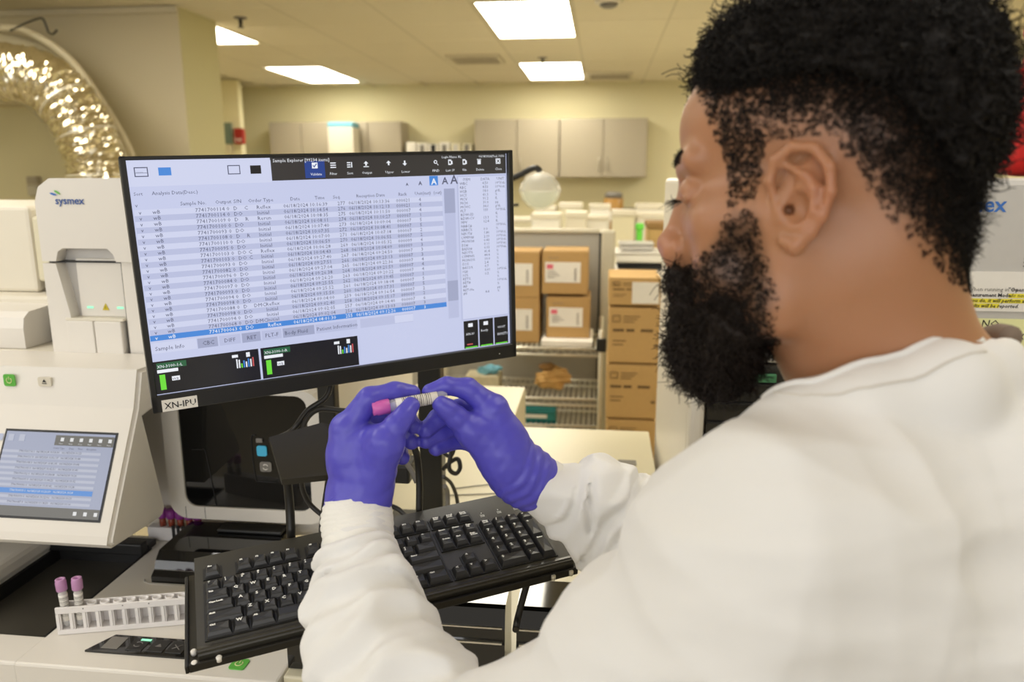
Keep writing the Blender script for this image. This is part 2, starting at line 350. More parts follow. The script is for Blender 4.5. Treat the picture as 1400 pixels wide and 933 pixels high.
# clutter on far counters -------------------------------------------------
t = thing('island_counter', 'cluttered far laboratory counter beyond the partition', 'counter', (0, 6.6, 0))
obj('worktop', BX((-1.0, 5.4, .86), (1.6, 7.6, .9), .004), M['cream'], t); obj('base', BX((-.95, 5.5, 0), (1.55, 7.5, .86)), M['cab'], t)
def loose(name, label, cat, lo, hi, m, grp='clutter on the far counter', extra=None):
    t = thing(name, label, cat, ((lo[0] + hi[0]) / 2, (lo[1] + hi[1]) / 2, lo[2]), 0, grp)
    obj('body', BX(lo, hi, .01), m, t)
    e = .15 * (hi[2] - lo[2])
    obj('lid', BX((lo[0] - .006, lo[1] - .006, hi[2]), (hi[0] + .006, hi[1] + .006, hi[2] + e), .006), extra or m, t)
# jar and black case on the back counter
t = thing('jar', 'amber jar with dark lid and white label on the back counter', 'jar', (.13, 9.2, .88))
bm = NB(); lathe(bm, [(.11, .881), (.115, .9), (.115, 1.05), (.115, 1.24), (.10, 1.255)], (.13, 9.2, 0)); obj('body', bm, M['amber'], t)
bm = NB(); lathe(bm, [(.105, 1.25), (.105, 1.30), (.07, 1.325)], (.13, 9.2, 0)); obj('lid', bm, M['grey'], t)
obj('paper_label', BX((.05, 9.075, 1.0), (.2, 9.083, 1.11)), M['paper'], t)
loose('instrument_case', 'long black case on the back counter beside the amber jar', 'case', (.25, 9.1, .881), (.575, 9.4, 1.10), M['black'])
cl = [(-.62, 6.3, .2, .10, 'cream'), (-.43, 6.1, .22, .15, 'paper'), (-.2, 6.2, .16, .16, 'white2'), (-.05, 6.5, .2, .11, 'paper'), (.17, 6.3, .18, .17, 'cream'), (.38, 6.4, .22, .14, 'paper'), (-.5, 7.0, .18, .17, 'paper'),
      (-.28, 7.1, .2, .2, 'cream'), (-.02, 7.1, .18, .19, 'paper'), (.2, 7.0, .16, .12, 'white2'), (.42, 7.0, .24, .2, 'paper'), (-.75, 6.8, .14, .07, 'paper')]
nm = ['low cream tray', 'open white carton', 'tall white tub', 'flat white packet', 'cream bin', 'wide white bin', 'white glove box', 'cream glove box', 'narrow white crate', 'short white tub', 'broad white crate', 'small white dish']
for k, (x, y, wd, h, mm) in enumerate(cl):
    loose('lab_box', nm[k] + ' on the far counter, %s' % ('toward the hanging lamp' if x < -.3 else 'beneath the amber jar' if x < .25 else 'toward the man\'s nose'), 'box', (x - wd / 2, y - .12, .901), (x + wd / 2, y + .12, 1.06 + h * .8), M[mm], extra=M['white2'])
t = thing('tape_dispenser', 'small black dispenser on the far counter left of the jar', 'dispenser', (-.62, 6.05, .9)); obj('body', BX((-.72, 6.0, .901), (-.55, 6.08, .935), .012), M['black'], t); obj('roll', BX((-.66, 6.01, .935), (-.61, 6.07, .96), .01), M['grey'], t)
# nearer cart with paper stacks, right of the partition post
t = thing('side_cart', 'cream side cart carrying paper stacks behind the cartons', 'cart', (.35, 4.4, 0))
obj('top', BX((.05, 4.0, .93), (.75, 5.0, .96), .004), M['cream'], t)
for i, (x, y) in enumerate(((.08, 4.04), (.72, 4.04), (.08, 4.96), (.72, 4.96))): obj('leg', BX((x - .02, y - .02, 0), (x + .02, y + .02, .93)), M['steel'], t)
st = [((.08, 4.15, .961), (.38, 4.45, 1.0), 'paper', 'lowest white paper tray on the side cart'), ((.09, 4.16, 1.012), (.33, 4.4, 1.035), 'ink', 'thin black folder on the lowest paper tray'), ((.08, 4.16, 1.045), (.36, 4.45, 1.095), 'paper', 'thick white paper stack on the side cart'),
      ((.10, 4.2, 1.108), (.28, 4.42, 1.14), 'shade', 'grey white booklet on the thick paper stack')]
for lo, hi, mm, lb in st: loose('paper_stack', lb, 'papers', lo, hi, M[mm], 'papers on the side cart')
loose('open_carton', 'open brown carton with green tape at the back of the side cart', 'carton', (.27, 4.6, .961), (.62, 4.9, 1.2), M['carton2'], 'papers on the side cart', M['flap'])
loose('green_sticker_roll', 'small bright green roll behind the paper stack', 'roll', (.20, 4.5, .961), (.235, 4.53, 1.2), mat('bright_green', rgb(110, 220, 70), .5), 'papers on the side cart')
t = thing('clear_bottle', 'clear plastic bottle with white cap beside the paper stack', 'bottle', (.42, 4.2, .961))
bm = NB(); lathe(bm, [(.04, .962), (.042, 1.08), (.02, 1.1), (.018, 1.12)], (.42, 4.2, 0)); obj('body', bm, M['clear'], t, True)
bm = NB(); lathe(bm, [(.022, 1.115), (.022, 1.15), (.018, 1.153)], (.42, 4.2, 0)); obj('cap', bm, M['paper'], t)

# ------------------------------------------------------------------ exam lamp with glass dome
t = thing('magnifier_lamp', 'floor lamp with a clear dome head and white diffuser right of the monitor', 'lamp', (-.62, 2.8, 0))
bm = NB(); lathe(bm, [(.16, .001), (.16, .02), (.02, .04), (.012, .05), (.012, 1.42)], (-.62, 2.8, 0)); obj('stand', bm, M['metal'], t)
bm = NB(); sweep(bm, [(-.62, 2.8, 1.40), (-.48, 2.8, 1.44), (-.32, 2.8, 1.495), (-.245, 2.8, 1.53), (-.222, 2.8, 1.515)], .011, n=8, smooth=4); obj('arm', bm, M['metal'], t)
bm = NB(); sweep(bm, [(-.62, 2.8, 1.37), (-.5, 2.8, 1.38), (-.36, 2.8, 1.395), (-.3, 2.8, 1.40)], .006, n=6, smooth=3); obj('brace', bm, M['metal'], t)
c = (-.223, 2.8, 1.45)
bm = NB(); lathe(bm, [(.008, .066), (.03, .062), (.052, .048), (.068, .026), (.075, .006), (.078, 0), (.075, -.004), (.066, -.03), (.045, -.055), (.02, -.068), (.002, -.07)], c, n=32); obj('dome', bm, M['clear'], t, True)
bm = NB(); lathe(bm, [(.066, -.004), (.062, -.028), (.042, -.05), (.018, -.062), (.002, -.064)], c, n=32); obj('diffuser', bm, emit('lamp_white', rgb(225, 218, 170), .8), t, True)

# ------------------------------------------------------------------ partition, wire shelving, cartons
t = thing('partition_panel', 'grey fabric office partition standing behind the stacked cartons', 'partition', (-.4, 3.95, 0))
obj('panel', BX((-1.3, 3.93, .02), (-.01, 3.97, 1.22), .004), M['partition'], t); obj('top_rail', BX((-1.3, 3.92, 1.22), (-.01, 3.98, 1.24), .004), M['post'], t)
obj('post', BX((.0, 3.90, 0), (.07, 3.99, 1.235), .012), M['post'], t); obj('edge_gap', BX((-.01, 3.935, .02), (.0, 3.965, 1.22)), M['black'], t)
t = thing('wire_shelving', 'chrome wire shelving unit holding the labelled cartons', 'shelving', (-.4, 3.7, 0))
for x in (-.80, .01):
    for y in (3.52, 3.87):
        bm = NB(); lathe(bm, [(.0125, 0), (.0125, .80), (.008, .805)], (x, y, 0), n=12); obj('post', bm, M['steel'], t)
for zz in (.71, .465, .33):
    bm = NB()
    for y in (3.52, 3.87):
        for dz in (0, -.032): sweep(bm, [(-.80, y, zz + dz), (.01, y, zz + dz)], .0065, n=6, smooth=1)
        sweep(bm, [(-.80 + .81 * k / 26, y, zz - .03 * (k % 2)) for k in range(27)], .0026, n=5, smooth=1)
    for x in (-.80, .01):
        for dz in (0, -.032): sweep(bm, [(x, 3.52, zz + dz), (x, 3.87, zz + dz)], .0045, n=6, smooth=1)
    for k in range(1, 32): sweep(bm, [(-.80 + .81 * k / 32, 3.52, zz + .003), (-.80 + .81 * k / 32, 3.87, zz + .003)], .0025, n=5, smooth=1)
    obj('wire_shelf', bm, M['steel'], t)
obj('post_clamp', BX((-.012, 3.50, .70), (.035, 3.54, .765), .008), M['black'], t)
mat_print = mat('carton_print', rgb(112, 88, 56), .8)
def carton(x0, x1, y0, y1, z0, z1, label, sheet, m, grp, name='carton'):
    t = thing(name, label, 'carton', ((x0 + x1) / 2, (y0 + y1) / 2, z0), 0, grp)
    obj('body', BX((x0, y0, z0), (x1, y1, z1), .004, 1), m, t)
    obj('top_flap', BX((x0 + .002, y0 + .001, z1), (x1 - .002, (y0 + y1) / 2 - .002, z1 + .004)), m, t); obj('top_flap', BX((x0 + .002, (y0 + y1) / 2 + .002, z1), (x1 - .002, y1 - .001, z1 + .004)), m, t)
    W, H = x1 - x0, z1 - z0; y = y0 - .0015
    bm = NB()
    if sheet == 'white':
        L = obj('shipping_label', BX((x0 + .03 * W + .008, y, z0 + .28 * H), (x1 - .16 * W, y0 - .0002, z1 - .24 * H)), M['paper'], t)
        rect(bm, x0 + .07, z1 - .36 * H, x0 + .045, z1 - .30 * H - .02 + .0, y - .001, 2)
        bm.free(); bm = NB()
        rect(bm, x0 + .022, z1 - .40 * H, x0 + .052, z1 - .29 * H, y - .0008, 1)
        for k in range(4): rect(bm, x0 + .025, z1 - (.46 + .05 * k) * H, x0 + .06 + .012 * (k % 3), z1 - (.455 + .05 * k - .01) * H, y - .0008, 2)
        for k in range(10): rect(bm, x1 - .30 * W, z0 + (.33 + .03 * k) * H, x1 - .25 * W, z0 + (.345 + .03 * k) * H, y - .0008, 0)
        add_text(bm, '▬'[:0] + 'THIS SIDE', .011, FRONT(x0 + .03, y - .0005, z1 - .16 * H), 0)
        obj('print', bm, [M['label_line'], M['pink_ink'], M['label_line']], L, kind='stuff')
    else:
        sweep(bm, [(x0 + .016, y, z1 - .13 * H), (x0 + .046, y, z1 - .13 * H), (x0 + .046, y, z1 - .24 * H), (x0 + .016, y, z1 - .24 * H), (x0 + .016, y, z1 - .13 * H)], .002, n=4, smooth=1)
        for k in range(3): rect(bm, x0 + .06, z1 - (.15 + .05 * k) * H, x0 + .13 - .012 * k, z1 - (.135 + .05 * k) * H, y, 0)
        for q in ((.08, .30), (.34, .50), (.62, .86)): rect(bm, x0 + q[0] * W, z1 - .42 * H, x0 + q[1] * W, z1 - .37 * H, y, 0)
        for k in range(2): rect(bm, x0 + .08 * W, z1 - (.60 + .07 * k) * H, x0 + (.34 - .05 * k) * W, z1 - (.58 + .07 * k) * H, y, 0)
        rect(bm, x1 - .11 * W, z0 + .3 * H, x1 - .03 * W, z0 + .34 * H, y, 0)
        obj('print', bm, [mat_print], t, kind='stuff')
        if sheet == 'both': obj('shipping_label', BX((x0 + .45 * W, y - .001, z0 + .08 * H), (x1 - .03 * W, y0 - .0002, z1 - .12 * H)), M['paper'], t)
g1 = 'labelled cartons on the wire shelving'
carton(-.274, -.058, 3.6, 3.85, .955, 1.155, 'brown carton with white label, upper right of the shelf stack', 'white', M['carton'], g1)
carton(-.252, -.046, 3.6, 3.84, .745, .938, 'brown carton with white label, lower right of the shelf stack', 'white', M['carton'], g1)
carton(-.495, -.286, 3.6, 3.85, .935, 1.15, 'brown carton with white label, upper left of the shelf stack, half behind the monitor', 'white', M['carton'], g1)
carton(-.495, -.286, 3.6, 3.84, .716, .932, 'brown carton with white label, lower left of the shelf stack, half behind the monitor', 'white', M['carton'], g1)
t = thing('white_board_sheet', 'thin white sheet lying under the lower right carton', 'sheet', (-.15, 3.7, .715)); obj('sheet', BX((-.27, 3.53, .716), (-.03, 3.85, .744), .003), M['paper'], t)
g2 = 'tall stack of brown cartons beside the partition post'
zs = [(.0, .235), (.24, .475), (.48, .72), (.725, .965), (.972, 1.09)]
lb = ['lowest brown carton of the floor stack, only its top edge in view', 'brown carton second from the floor in the stack by the post', 'brown carton third from the floor with logo outline', 'brown carton just under the top one with logo outline', 'top brown carton of the stack with a white shipping label']
for k, (z0, z1) in enumerate(zs):
    carton(.036 + .004 * (k % 2), .25 + .004 * (k % 2), 3.2, 3.5, z0 + .001, z1 - .005, lb[k], 'both' if k == 4 else 'plain', M['carton2'], g2)
# bag, tissue box, teal boxes
t = thing('paper_bag', 'crumpled brown paper bag on the middle wire shelf', 'bag', (-.235, 3.65, .47))
bm = NB(); bmesh.ops.create_icosphere(bm, subdivisions=4, radius=1)
for v in bm.verts:
    p = v.co.copy(); n_ = .07 * math.sin(9 * p.x + 4 * p.z) + .06 * math.sin(13 * p.z + 5 * p.y) + .05 * math.sin(21 * p.x * p.z + 3)
    sx = .088 * (1 + .15 * p.x); v.co = Vector((-.235 + sx * p.x * (1 + n_), 3.65 + .06 * p.y * (1 + n_), .528 + .054 * p.z * (1 + n_) * (1.15 if p.x > .2 else .9) + .01 * p.x))
obj('body', bm, M['bag'], t)
bm = NB(); bmesh.ops.create_icosphere(bm, subdivisions=3, radius=1)
for v in bm.verts:
    p = v.co.copy(); k_ = 1 + .2 * math.sin(8 * p.x + 6 * p.z)
    v.co = Vector((-.25 + .042 * p.x * k_, 3.66 + .03 * p.y, .585 + .018 * p.z * k_))
obj('folded_top', bm, M['flap'], t)
t = thing('tissue_box', 'patterned tissue box with pale blue tissue on the middle wire shelf', 'box', (-.55, 3.6, .47))
obj('box', BX((-.64, 3.55, .470), (-.475, 3.68, .555), .004), M['tissue'], t)
bm = NB(); bmesh.ops.create_icosphere(bm, subdivisions=3, radius=1)
for v in bm.verts:
    p = v.co.copy(); k_ = 1 + .25 * math.sin(7 * p.x + 5 * p.y); v.co = Vector((-.53 + .055 * p.x * k_, 3.61 + .03 * p.y * k_, .575 + .022 * p.z * k_ + .008 * p.x))
obj('tissue', bm, M['sky'], t)
for k in range(2):
    t = thing('glove_carton', ['teal and white glove carton on the lowest wire shelf, upper', 'teal and white glove carton on the lowest wire shelf, lower'][k], 'carton', (-.28, 3.6, .3 + .05 * k), 0, 'teal glove cartons')
    z = .395 - .06 * k
    obj('body', BX((-.365, 3.54, z - .052), (-.20, 3.66, z), .003), M['teal'], t); obj('white_band', BX((-.355, 3.538, z - .036), (-.24, 3.54, z - .018)), M['paper'], t)

# ------------------------------------------------------------------ benches
t = thing('white_bench', 'long white laboratory bench under the cables and monitor stand', 'bench', (-.1, 1.7, 0))
obj('worktop', BX((-.47, 1.30, .775), (.145, 2.086, .8), .003), M['cream'], t); obj('body', BX((-.45, 1.32, 0), (.13, 2.07, .775)), M['white2'], t)
obj('badge', BX((.055, 1.815, .8), (.10, 1.85, .8015)), M['grey'], t)
t = thing('white_side_cabinet', 'low cream cabinet standing behind the bench and the right glove', 'cabinet', (-.5, 2.0, .8))
obj('body', BX((-.60, 2.095, .0), (-.235, 2.42, .825), .004), M['cream'], t); obj('door', BX((-.59, 2.09, .70), (-.245, 2.095, .82)), M['white2'], t)
# lower sampler deck
t = thing('sampler_deck', 'white sampler deck with sunken black tray in front of the analyzer', 'sampler', (-.7, 1.1, 0))
bm = NB()
fy = .914
X1, X2 = -1.03, -.845
box(bm, (-1.6, fy, .745), (-1.035, 1.32, .8), .004); box(bm, (-.845, fy, .745), (-.44, 1.32, .8), .004); box(bm, (-1.04, fy, .745), (-.84, .982, .8), .004); box(bm, (-1.04, 1.275, .745), (-.84, 1.32, .8))
obj('top', bm, M['white'], t)
obj('front_skirt', BX((-1.6, fy + .004, .0), (-.44, 1.3, .745), .004), M['shade'], t)
tr = obj('sunken_tray', BX((-1.04, .975, .765), (-.84, 1.28, .772)), M['tray'], t)
bm = NB()
for a in ((-1.036, .978, -1.030, 1.28), (-.851, .978, -.845, 1.28), (-1.036, .978, -.845, .984), (-1.036, 1.262, -.845, 1.275)): box(bm, (a[0], a[1], .768), (a[2], a[3], .799), .002, 1)
obj('tray_rim', bm, M['black'], tr)
bm = NB(); box(bm, (-1.6, 1.0, .80), (-1.03, 1.3, .835), .01); obj('left_wing', bm, M['white'], t)
bm = NB(); box(bm, (-1.05, 1.24, .80), (-.845, 1.262, .823), .003); box(bm, (-1.03, 1.262, .80), (-.845, 1.29, .812), .002); obj('tray_slot', bm, M['black'], t)
# control strip with four keys
ps = obj('control_strip', None or BX((-.762, .948, .8), (-.62, .995, .8025), .001), M['gloss'], t)
bm = NB(); prism(bm, [(-.757, .951), (-.60, .951), (-.592, .956), (-.595, .99), (-.60, .994), (-.735, .994)], 'z', .8, .8032); ps.data.clear_geometry(); 
me_ = ps.data; bm.to_mesh(me_); bm.free(); me_.transform(WM[t.name].inverted())
for k, x in enumerate((-.722, -.683, -.650, -.620)):
    kk = obj('touch_key', BX((x - .014, .958, .8032), (x + .012, .988, .8042), .001), [M['grey'], M['metal'], M['metal'], M['metal']][k] if k else M['grey'], t)
bm = NB(); 
for k, x in enumerate((-.684, -.651, -.621)):
    cx = x; cy = .972
    if k == 0:
        for s in (0, 1):
            sweep(bm, [(cx + .006 * math.cos(R(a)), cy + .006 * math.sin(R(a)), .8048) for a in range(20 + 180 * s, 170 + 180 * s, 30)], .0008, n=4, smooth=1)
    elif k == 1:
        prism(bm, [(cx - .005, cy - .002), (cx + .005, cy - .002), (cx, cy + .005)], 'z', .8043, .8047)
    else:
        sweep(bm, [(cx - .006, cy - .005, .8048), (cx + .006, cy + .006, .8048)], .0008, n=4, smooth=1); sweep(bm, [(cx - .006, cy + .005, .8048), (cx + .006, cy - .006, .8048)], .0008, n=4, smooth=1)
obj('key_symbol', bm, M['label_line'], t, kind='stuff')
obj('ready_light', BX((-.686, .982, .8042), (-.670, .986, .8050)), M['led'], t)
def power_key(px, py, pz, parent, s=.012, up=False):
    bm = NB()
    if up: prism(bm, rrect(px - s, pz - s, px + s, pz + s, s * .35), 'y', py, py - .002)
    else: prism(bm, rrect(px - s, py - s, px + s, py + s, s * .35), 'z', pz, pz + .002)
    k = obj('power_key', bm, M['power'], parent, label='green power key')
    bm = NB(); pts = []
    for a in range(130, 411, 20):
        u, v = .45 * s * math.cos(R(a)), .45 * s * math.sin(R(a)); pts.append((px + u, py - .0025, pz + v) if up else (px + u, py + v, pz + .0025))
    sweep(bm, pts, s * .07, n=4, smooth=1)
    sweep(bm, [(px, py - .0025, pz + .1 * s), (px, py - .0025, pz + .6 * s)] if up else [(px, py + .1 * s, pz + .0025), (px, py + .6 * s, pz + .0025)], s * .07, n=4, smooth=1)
    obj('power_symbol', bm, M['note'], k)
power_key(-.512, .948, .8, t)
bm = NB(); sweep(bm, [(-.79, 1.16, .8005), (-.775, 1.148, .8005), (-.70, 1.148, .8005)], .0012, n=4, smooth=2); obj('moulded_line', bm, M['shade'], t)

# sample rack with two capped tubes
rp0 = np.array([-.826, .985, .80]); ang = math.atan2(.050, .181)
def tube(root_name, label, cap_m, grp, fill=None, L=.075, r=.0066):
    t = thing(root_name, label, 'tube', (0, 0, 0), 0, grp)
    bm = NB(); lathe(bm, [(.002, 0), (r * .7, .0015), (r, .006), (r, L)], n=20); obj('glass', bm, M['clear'], t, True)
    bm = NB(); lathe(bm, [(r * 1.03, .012), (r * 1.04, L * .82)], n=20); pl = obj('paper_label', bm, M['paper'], t, True)
    bm = NB()
    for k in range(16): 
        z = .020 + k * .0021; lathe(bm, [(r * 1.06, z), (r * 1.06, z + .0005 + .0003 * (k % 3))], n=20)
    obj('barcode', bm, M['label_line'], pl, kind='stuff')
    bm = NB(); lathe(bm, [(r * 1.15, L - .006), (r * 1.28, L - .005), (r * 1.28, L + .008), (r * 1.18, L + .0095), (r * 1.18, L + .013), (r * .7, L + .0135), (r * .6, L + .011)], n=20)
    c = obj('cap', bm, cap_m, t, True)
    bm = NB(); lathe(bm, [(r * .5, L + .0105), (r * .5, L + .0112)], n=14); obj('stopper', bm, M['cap'], c)
    return t
t = thing('sample_rack', 'white ten-slot sample rack lying across the deck', 'rack', tuple(rp0), ang)
Lr, Wr, Hr = .198, .022, .047
loc = WM[t.name]
def RB(lo, hi, bev=.0008):
    bm = BX(lo, hi, bev, 1); bmesh.ops.transform(bm, matrix=loc, verts=bm.verts); return bm
obj('base', RB((0, 0, .0005), (Lr, Wr, .009)), M['rack'], t)
obj('back_wall', RB((0, Wr - .003, .009), (Lr, Wr, Hr)), M['rack'], t)
bm = NB()
for i in range(11):
    x = i * (Lr - .005) / 10; box(bm, (x, .0, .009), (x + .005, Wr - .003, Hr - .011), .0006, 1)
    if i < 10:
        box(bm, (x + .006, 0, .009), (x + .0072, .004, Hr - .011))
bmesh.ops.transform(bm, matrix=loc, verts=bm.verts); obj('divider', bm, M['rack'], t)
obj('top_rail', RB((0, 0, Hr - .011), (Lr, .0035, Hr)), M['rack'], t)
bm = NB()
for i in range(2, 10):
    x = .0122 + i * (Lr - .005) / 10
    lathe(bm, [(.0068, Hr - .010), (.0072, Hr + .001), (.0056, Hr + .001), (.0052, Hr - .009)], (x, .0105, 0), n=16)
bmesh.ops.transform(bm, matrix=loc, verts=bm.verts); obj('tube_holder', bm, M['rack'], t)
bm = NB()
for i in (2, 5, 7): 
    x = i * (Lr - .005) / 10 + .0025; lathe(bm, [(.0009, -.0006), (.0009, .0005)], (x, 0, Hr - .004), 'y', n=8)
bmesh.ops.transform(bm, matrix=loc, verts=bm.verts); obj('pin_hole', bm, M['ink'], t)
for i, lbt in enumerate(('capped blood tube in the leftmost slot of the white rack', 'capped blood tube in the second slot of the white rack')):
    tb_ = tube('blood_tube', lbt, M['lilac'], 'lilac capped tubes in the front rack', L=.068, r=.0062)
    place(tb_, loc @ Matrix.Translation((.0122 + i * .0193, .0105, .0092)) @ Matrix.Rotation(R(-2 + 3 * i), 4, 'Y'))
# back rack with purple caps under the sampler hood
t = thing('rear_sample_rack', 'white rack with purple caps just under the sampler hood', 'rack', (-.86, 1.30, .8))
obj('body', BX((-.87, 1.302, .801), (-.70, 1.322, .829), .002), M['rack'], t)
for k in range(3): obj('slot', BX((-.818 + k * .010, 1.3005, .81), (-.812 + k * .010, 1.302, .835)), M['ink'], t)
for k in range(5):
    x = -.842 + k * .0185
    tk = thing('capped_sample_tube', 'purple capped tube under the hood, %s' % ['leftmost beside the console', 'second from the console', 'third from the console', 'fourth, half in shade', 'fifth, deepest in shade'][k], 'tube', (x, 1.312, .829), 0, 'purple tubes under the hood')
    bm = NB(); lathe(bm, [(.0062, .8295), (.0062, .848)], (x, 1.312, 0), n=14); obj('glass', bm, M['blood'], tk)
    bm = NB(); lathe(bm, [(.0078, .846), (.0092, .848), (.0092, .864), (.006, .8645)], (x, 1.312, 0), n=16); obj('cap', bm, M['cap'], tk)

# black hood cover on the deck
t = thing('black_cover', 'glossy black moulded cover between the rack and the keyboard', 'cover', (-.66, 1.2, .8))
bm = NB(); prism(bm, [(1.152, .801), (1.152, .812), (1.163, .820), (1.170, .834), (1.184, .847), (1.295, .850), (1.295, .801)], 'x', -.772, -.57); obj('shell', bm, M['gloss'], t)
bm = NB(); sweep(bm, [(-.771, 1.162, .8205), (-.571, 1.162, .8205)], .0006, n=6, smooth=1); obj('edge_line', bm, M['grey'], t)
obj('rear_block', BX((-.70, 1.255, .850), (-.575, 1.29, .856), .002), M['black'], t)

# ------------------------------------------------------------------ left analyzer
t = thing('hematology_analyzer', 'tall white analyzer tower with blue logo and green lights at the left', 'analyzer', (-.9, 1.6, 0))
obj('tower', BX((-1.02, 1.335, .80), (-.50, 2.0, 1.497), .03, 4), M['white'], t)
# hood face with recess
bm = NB(); prism(bm, [(-1.018, 1.348), (-1.018, 1.455), (-1.008, 1.482), (-.985, 1.497), (-.83, 1.497), (-.815, 1.348), (-.873, 1.348), (-.878, 1.362), (-.888, 1.372), (-.975, 1.372), (-.985, 1.366), (-.991, 1.348)], 'y', 1.30, 1.335)
obj('hood', bm, M['white'], t)
obj('recess_wall', BX((-.991, 1.326, 1.24), (-.871, 1.336, 1.375)), M['shade'], t)
obj('status_panel', BX((-.966, 1.318, 1.243), (-.873, 1.327, 1.352), .002), M['white'], t)
obj('joint_line', BX((-1.016, 1.315, 1.3445), (-.871, 1.334, 1.348)), M['joint'], t)
bm = NB(); prism(bm, [(-1.018, 1.151), (-1.018, 1.344), (-.992, 1.344), (-.975, 1.25), (-.975, 1.151)], 'y', 1.30, 1.335); obj('side_strip', bm, M['white'], t)
for x in (-.946, -.886): obj('status_light', BX((x - .006, 1.3165, 1.259), (x + .006, 1.318, 1.2625)), M['led'], t)
bm = NB(); prism(bm, [(-.9215, 1.256), (-.9085, 1.256), (-.915, 1.2685)], 'y', 1.3165, 1.318); wt = obj('warning_sign', bm, mat('warning_yellow', rgb(200, 180, 30), .5), t)
bm = NB(); add_text(bm, '!', .009, FRONT(-.9163, 1.316, 1.2575)); obj('warning_mark', bm, M['ink'], wt)
obj('door', BX((-.983, 1.296, 1.115), (-.930, 1.33, 1.238), .002), M['white'], t); obj('door', BX((-.928, 1.296, 1.115), (-.875, 1.33, 1.238), .002), M['white'], t)
obj('ledge', BX((-.985, 1.298, 1.238), (-.871, 1.334, 1.243), .001), M['white2'], t)
obj('flap', BX((-.972, 1.302, 1.084), (-.922, 1.33, 1.114), .002), M['white'], t); obj('flap', BX((-.920, 1.302, 1.084), (-.872, 1.33, 1.114), .002), M['white'], t)
obj('flap_gap', BX((-.972, 1.305, 1.079), (-.864, 1.334, 1.084)), M['joint'], t)
obj('right_pillar', BX((-.869, 1.305, 1.10), (-.812, 1.34, 1.35), .004), M['white'], t)
obj('right_pillar', BX((-.812, 1.30, .93), (-.80, 1.34, 1.497), .002), M['white'], t)
obj('pillar_gap', BX((-.8715, 1.31, 1.12), (-.8685, 1.335, 1.40)), M['joint'], t)
def logo(x, z, y, size, parent):
    bm = NB(); add_text(bm, 'sysmex', size, FRONT(x, y, z), 0, bold=size * .018, mono=1.02, res=3)
    for (cx, cz, a, l, w_, mi) in ((x - .12 * size, z + .95 * size, -12, .75 * size, .2 * size, 1), (x + .32 * size, z + 1.12 * size, -28, .75 * size, .2 * size, 2)):
        ca, sa = math.cos(R(a)), math.sin(R(a))
        pts = [(cx + ca * u - sa * v, cz + sa * u + ca * v) for u, v in ((-l / 2, w_ * .2), (-l * .2, w_ * .6), (l * .35, w_ * .35), (l / 2, -w_ * .2), (l * .2, -w_ * .6), (-l * .3, -w_ * .4))]
        vs = [bm.verts.new((u, y - .0002, v)) for u, v in pts]; bm.faces.new(vs).material_index = mi
    obj('logo', bm, [M['navy'], M['blue_ink'], M['green_ink']], parent)
logo(-.977, 1.4515, 1.2985, .0185, t)
# sample hood module with dark glass
t = thing('sampler_hood', 'white framed hood with rounded smoked glass door behind the keyboard', 'hood', (-.65, 1.4, .87))
yF = 1.27
bm = NB(); out = rrect(-.797, .868, -.492, 1.125, .035); inn = rrect(-.765, .893, -.518, 1.115, .022)
vo = [bm.verts.new((u, yF, v)) for u, v in out]; vi = [bm.verts.new((u, yF, v)) for u, v in inn]; vb = [bm.verts.new((u, 1.335, v)) for u, v in out]; vj = [bm.verts.new((u, yF + .012, v)) for u, v in inn]
n = len(out)
for i in range(n):
    j = (i + 1) % n; bm.faces.new((vo[i], vo[j], vi[j], vi[i])); bm.faces.new((vo[i], vb[i], vb[j], vo[j])); bm.faces.new((vi[i], vi[j], vj[j], vj[i]))
bm.faces.new(vb); bmesh.ops.recalc_face_normals(bm, faces=bm.faces[:]); obj('frame', bm, M['white'], t)
bm = NB(); prism(bm, rrect(-.765, .893, -.518, 1.115, .022), 'y', yF + .004, yF + .008); gl = obj('glass_door', bm, M['smoke'], t)
bm = NB(); prism(bm, rrect(-.765, .893, -.518, 1.115, .022), 'y', yF + .05, yF + .052); obj('inner_back', bm, M['tray'], t)
for a in ((-.74, .9, -.72, 1.0), (-.69, .91, -.66, 1.07), (-.645, .90, -.62, .96), (-.60, .90, -.585, .97)): obj('inner_mechanism', BX((a[0], yF + .02, a[1]), (a[2], yF + .045, a[3]), .003), M['grey'], t)
bm = NB(); sweep(bm, [(-.745, yF + .003, 1.005), (-.725, yF + .003, 1.005), (-.718, yF + .003, .998), (-.706, yF + .003, .895)], .0009, n=4, smooth=3)
sweep(bm, [(-.618, yF + .003, 1.037), (-.628, yF + .003, 1.030), (-.625, yF + .003, .955), (-.617, yF + .003, .948), (-.585, yF + .003, .947)], .0009, n=4, smooth=3)
obj('door_seam', bm, M['joint'], t, kind='stuff')
for x in (-.766, -.728): obj('frame_joint', BX((x - .0004, yF - .0006, .869), (x + .0004, yF, .892)), M['joint'], t)
bm = NB(); prism(bm, rrect(-.618, .998, -.599, 1.018, .004), 'y', yF + .001, yF + .0035); obj('cyan_key', bm, M['cyan'], t, label='cyan key')
bm = NB(); prism(bm, rrect(-.614, .968, -.592, .987, .004), 'y', yF + .001, yF + .0035); ek = obj('eject_key', bm, M['grey'], t, label='grey key')
bm = NB()
for s in (0, 1): sweep(bm, [(-.603 + .005 * math.cos(R(a)), yF, .9775 + .005 * math.sin(R(a))) for a in range(20 + 180 * s, 170 + 180 * s, 30)], .0009, n=4, smooth=1)
obj('key_symbol', bm, M['paper'], ek, kind='stuff')
obj('indicator_knob', BX((-.618, yF + .0, 1.024), (-.606, yF + .004, 1.032), .001), M['grey'], t)

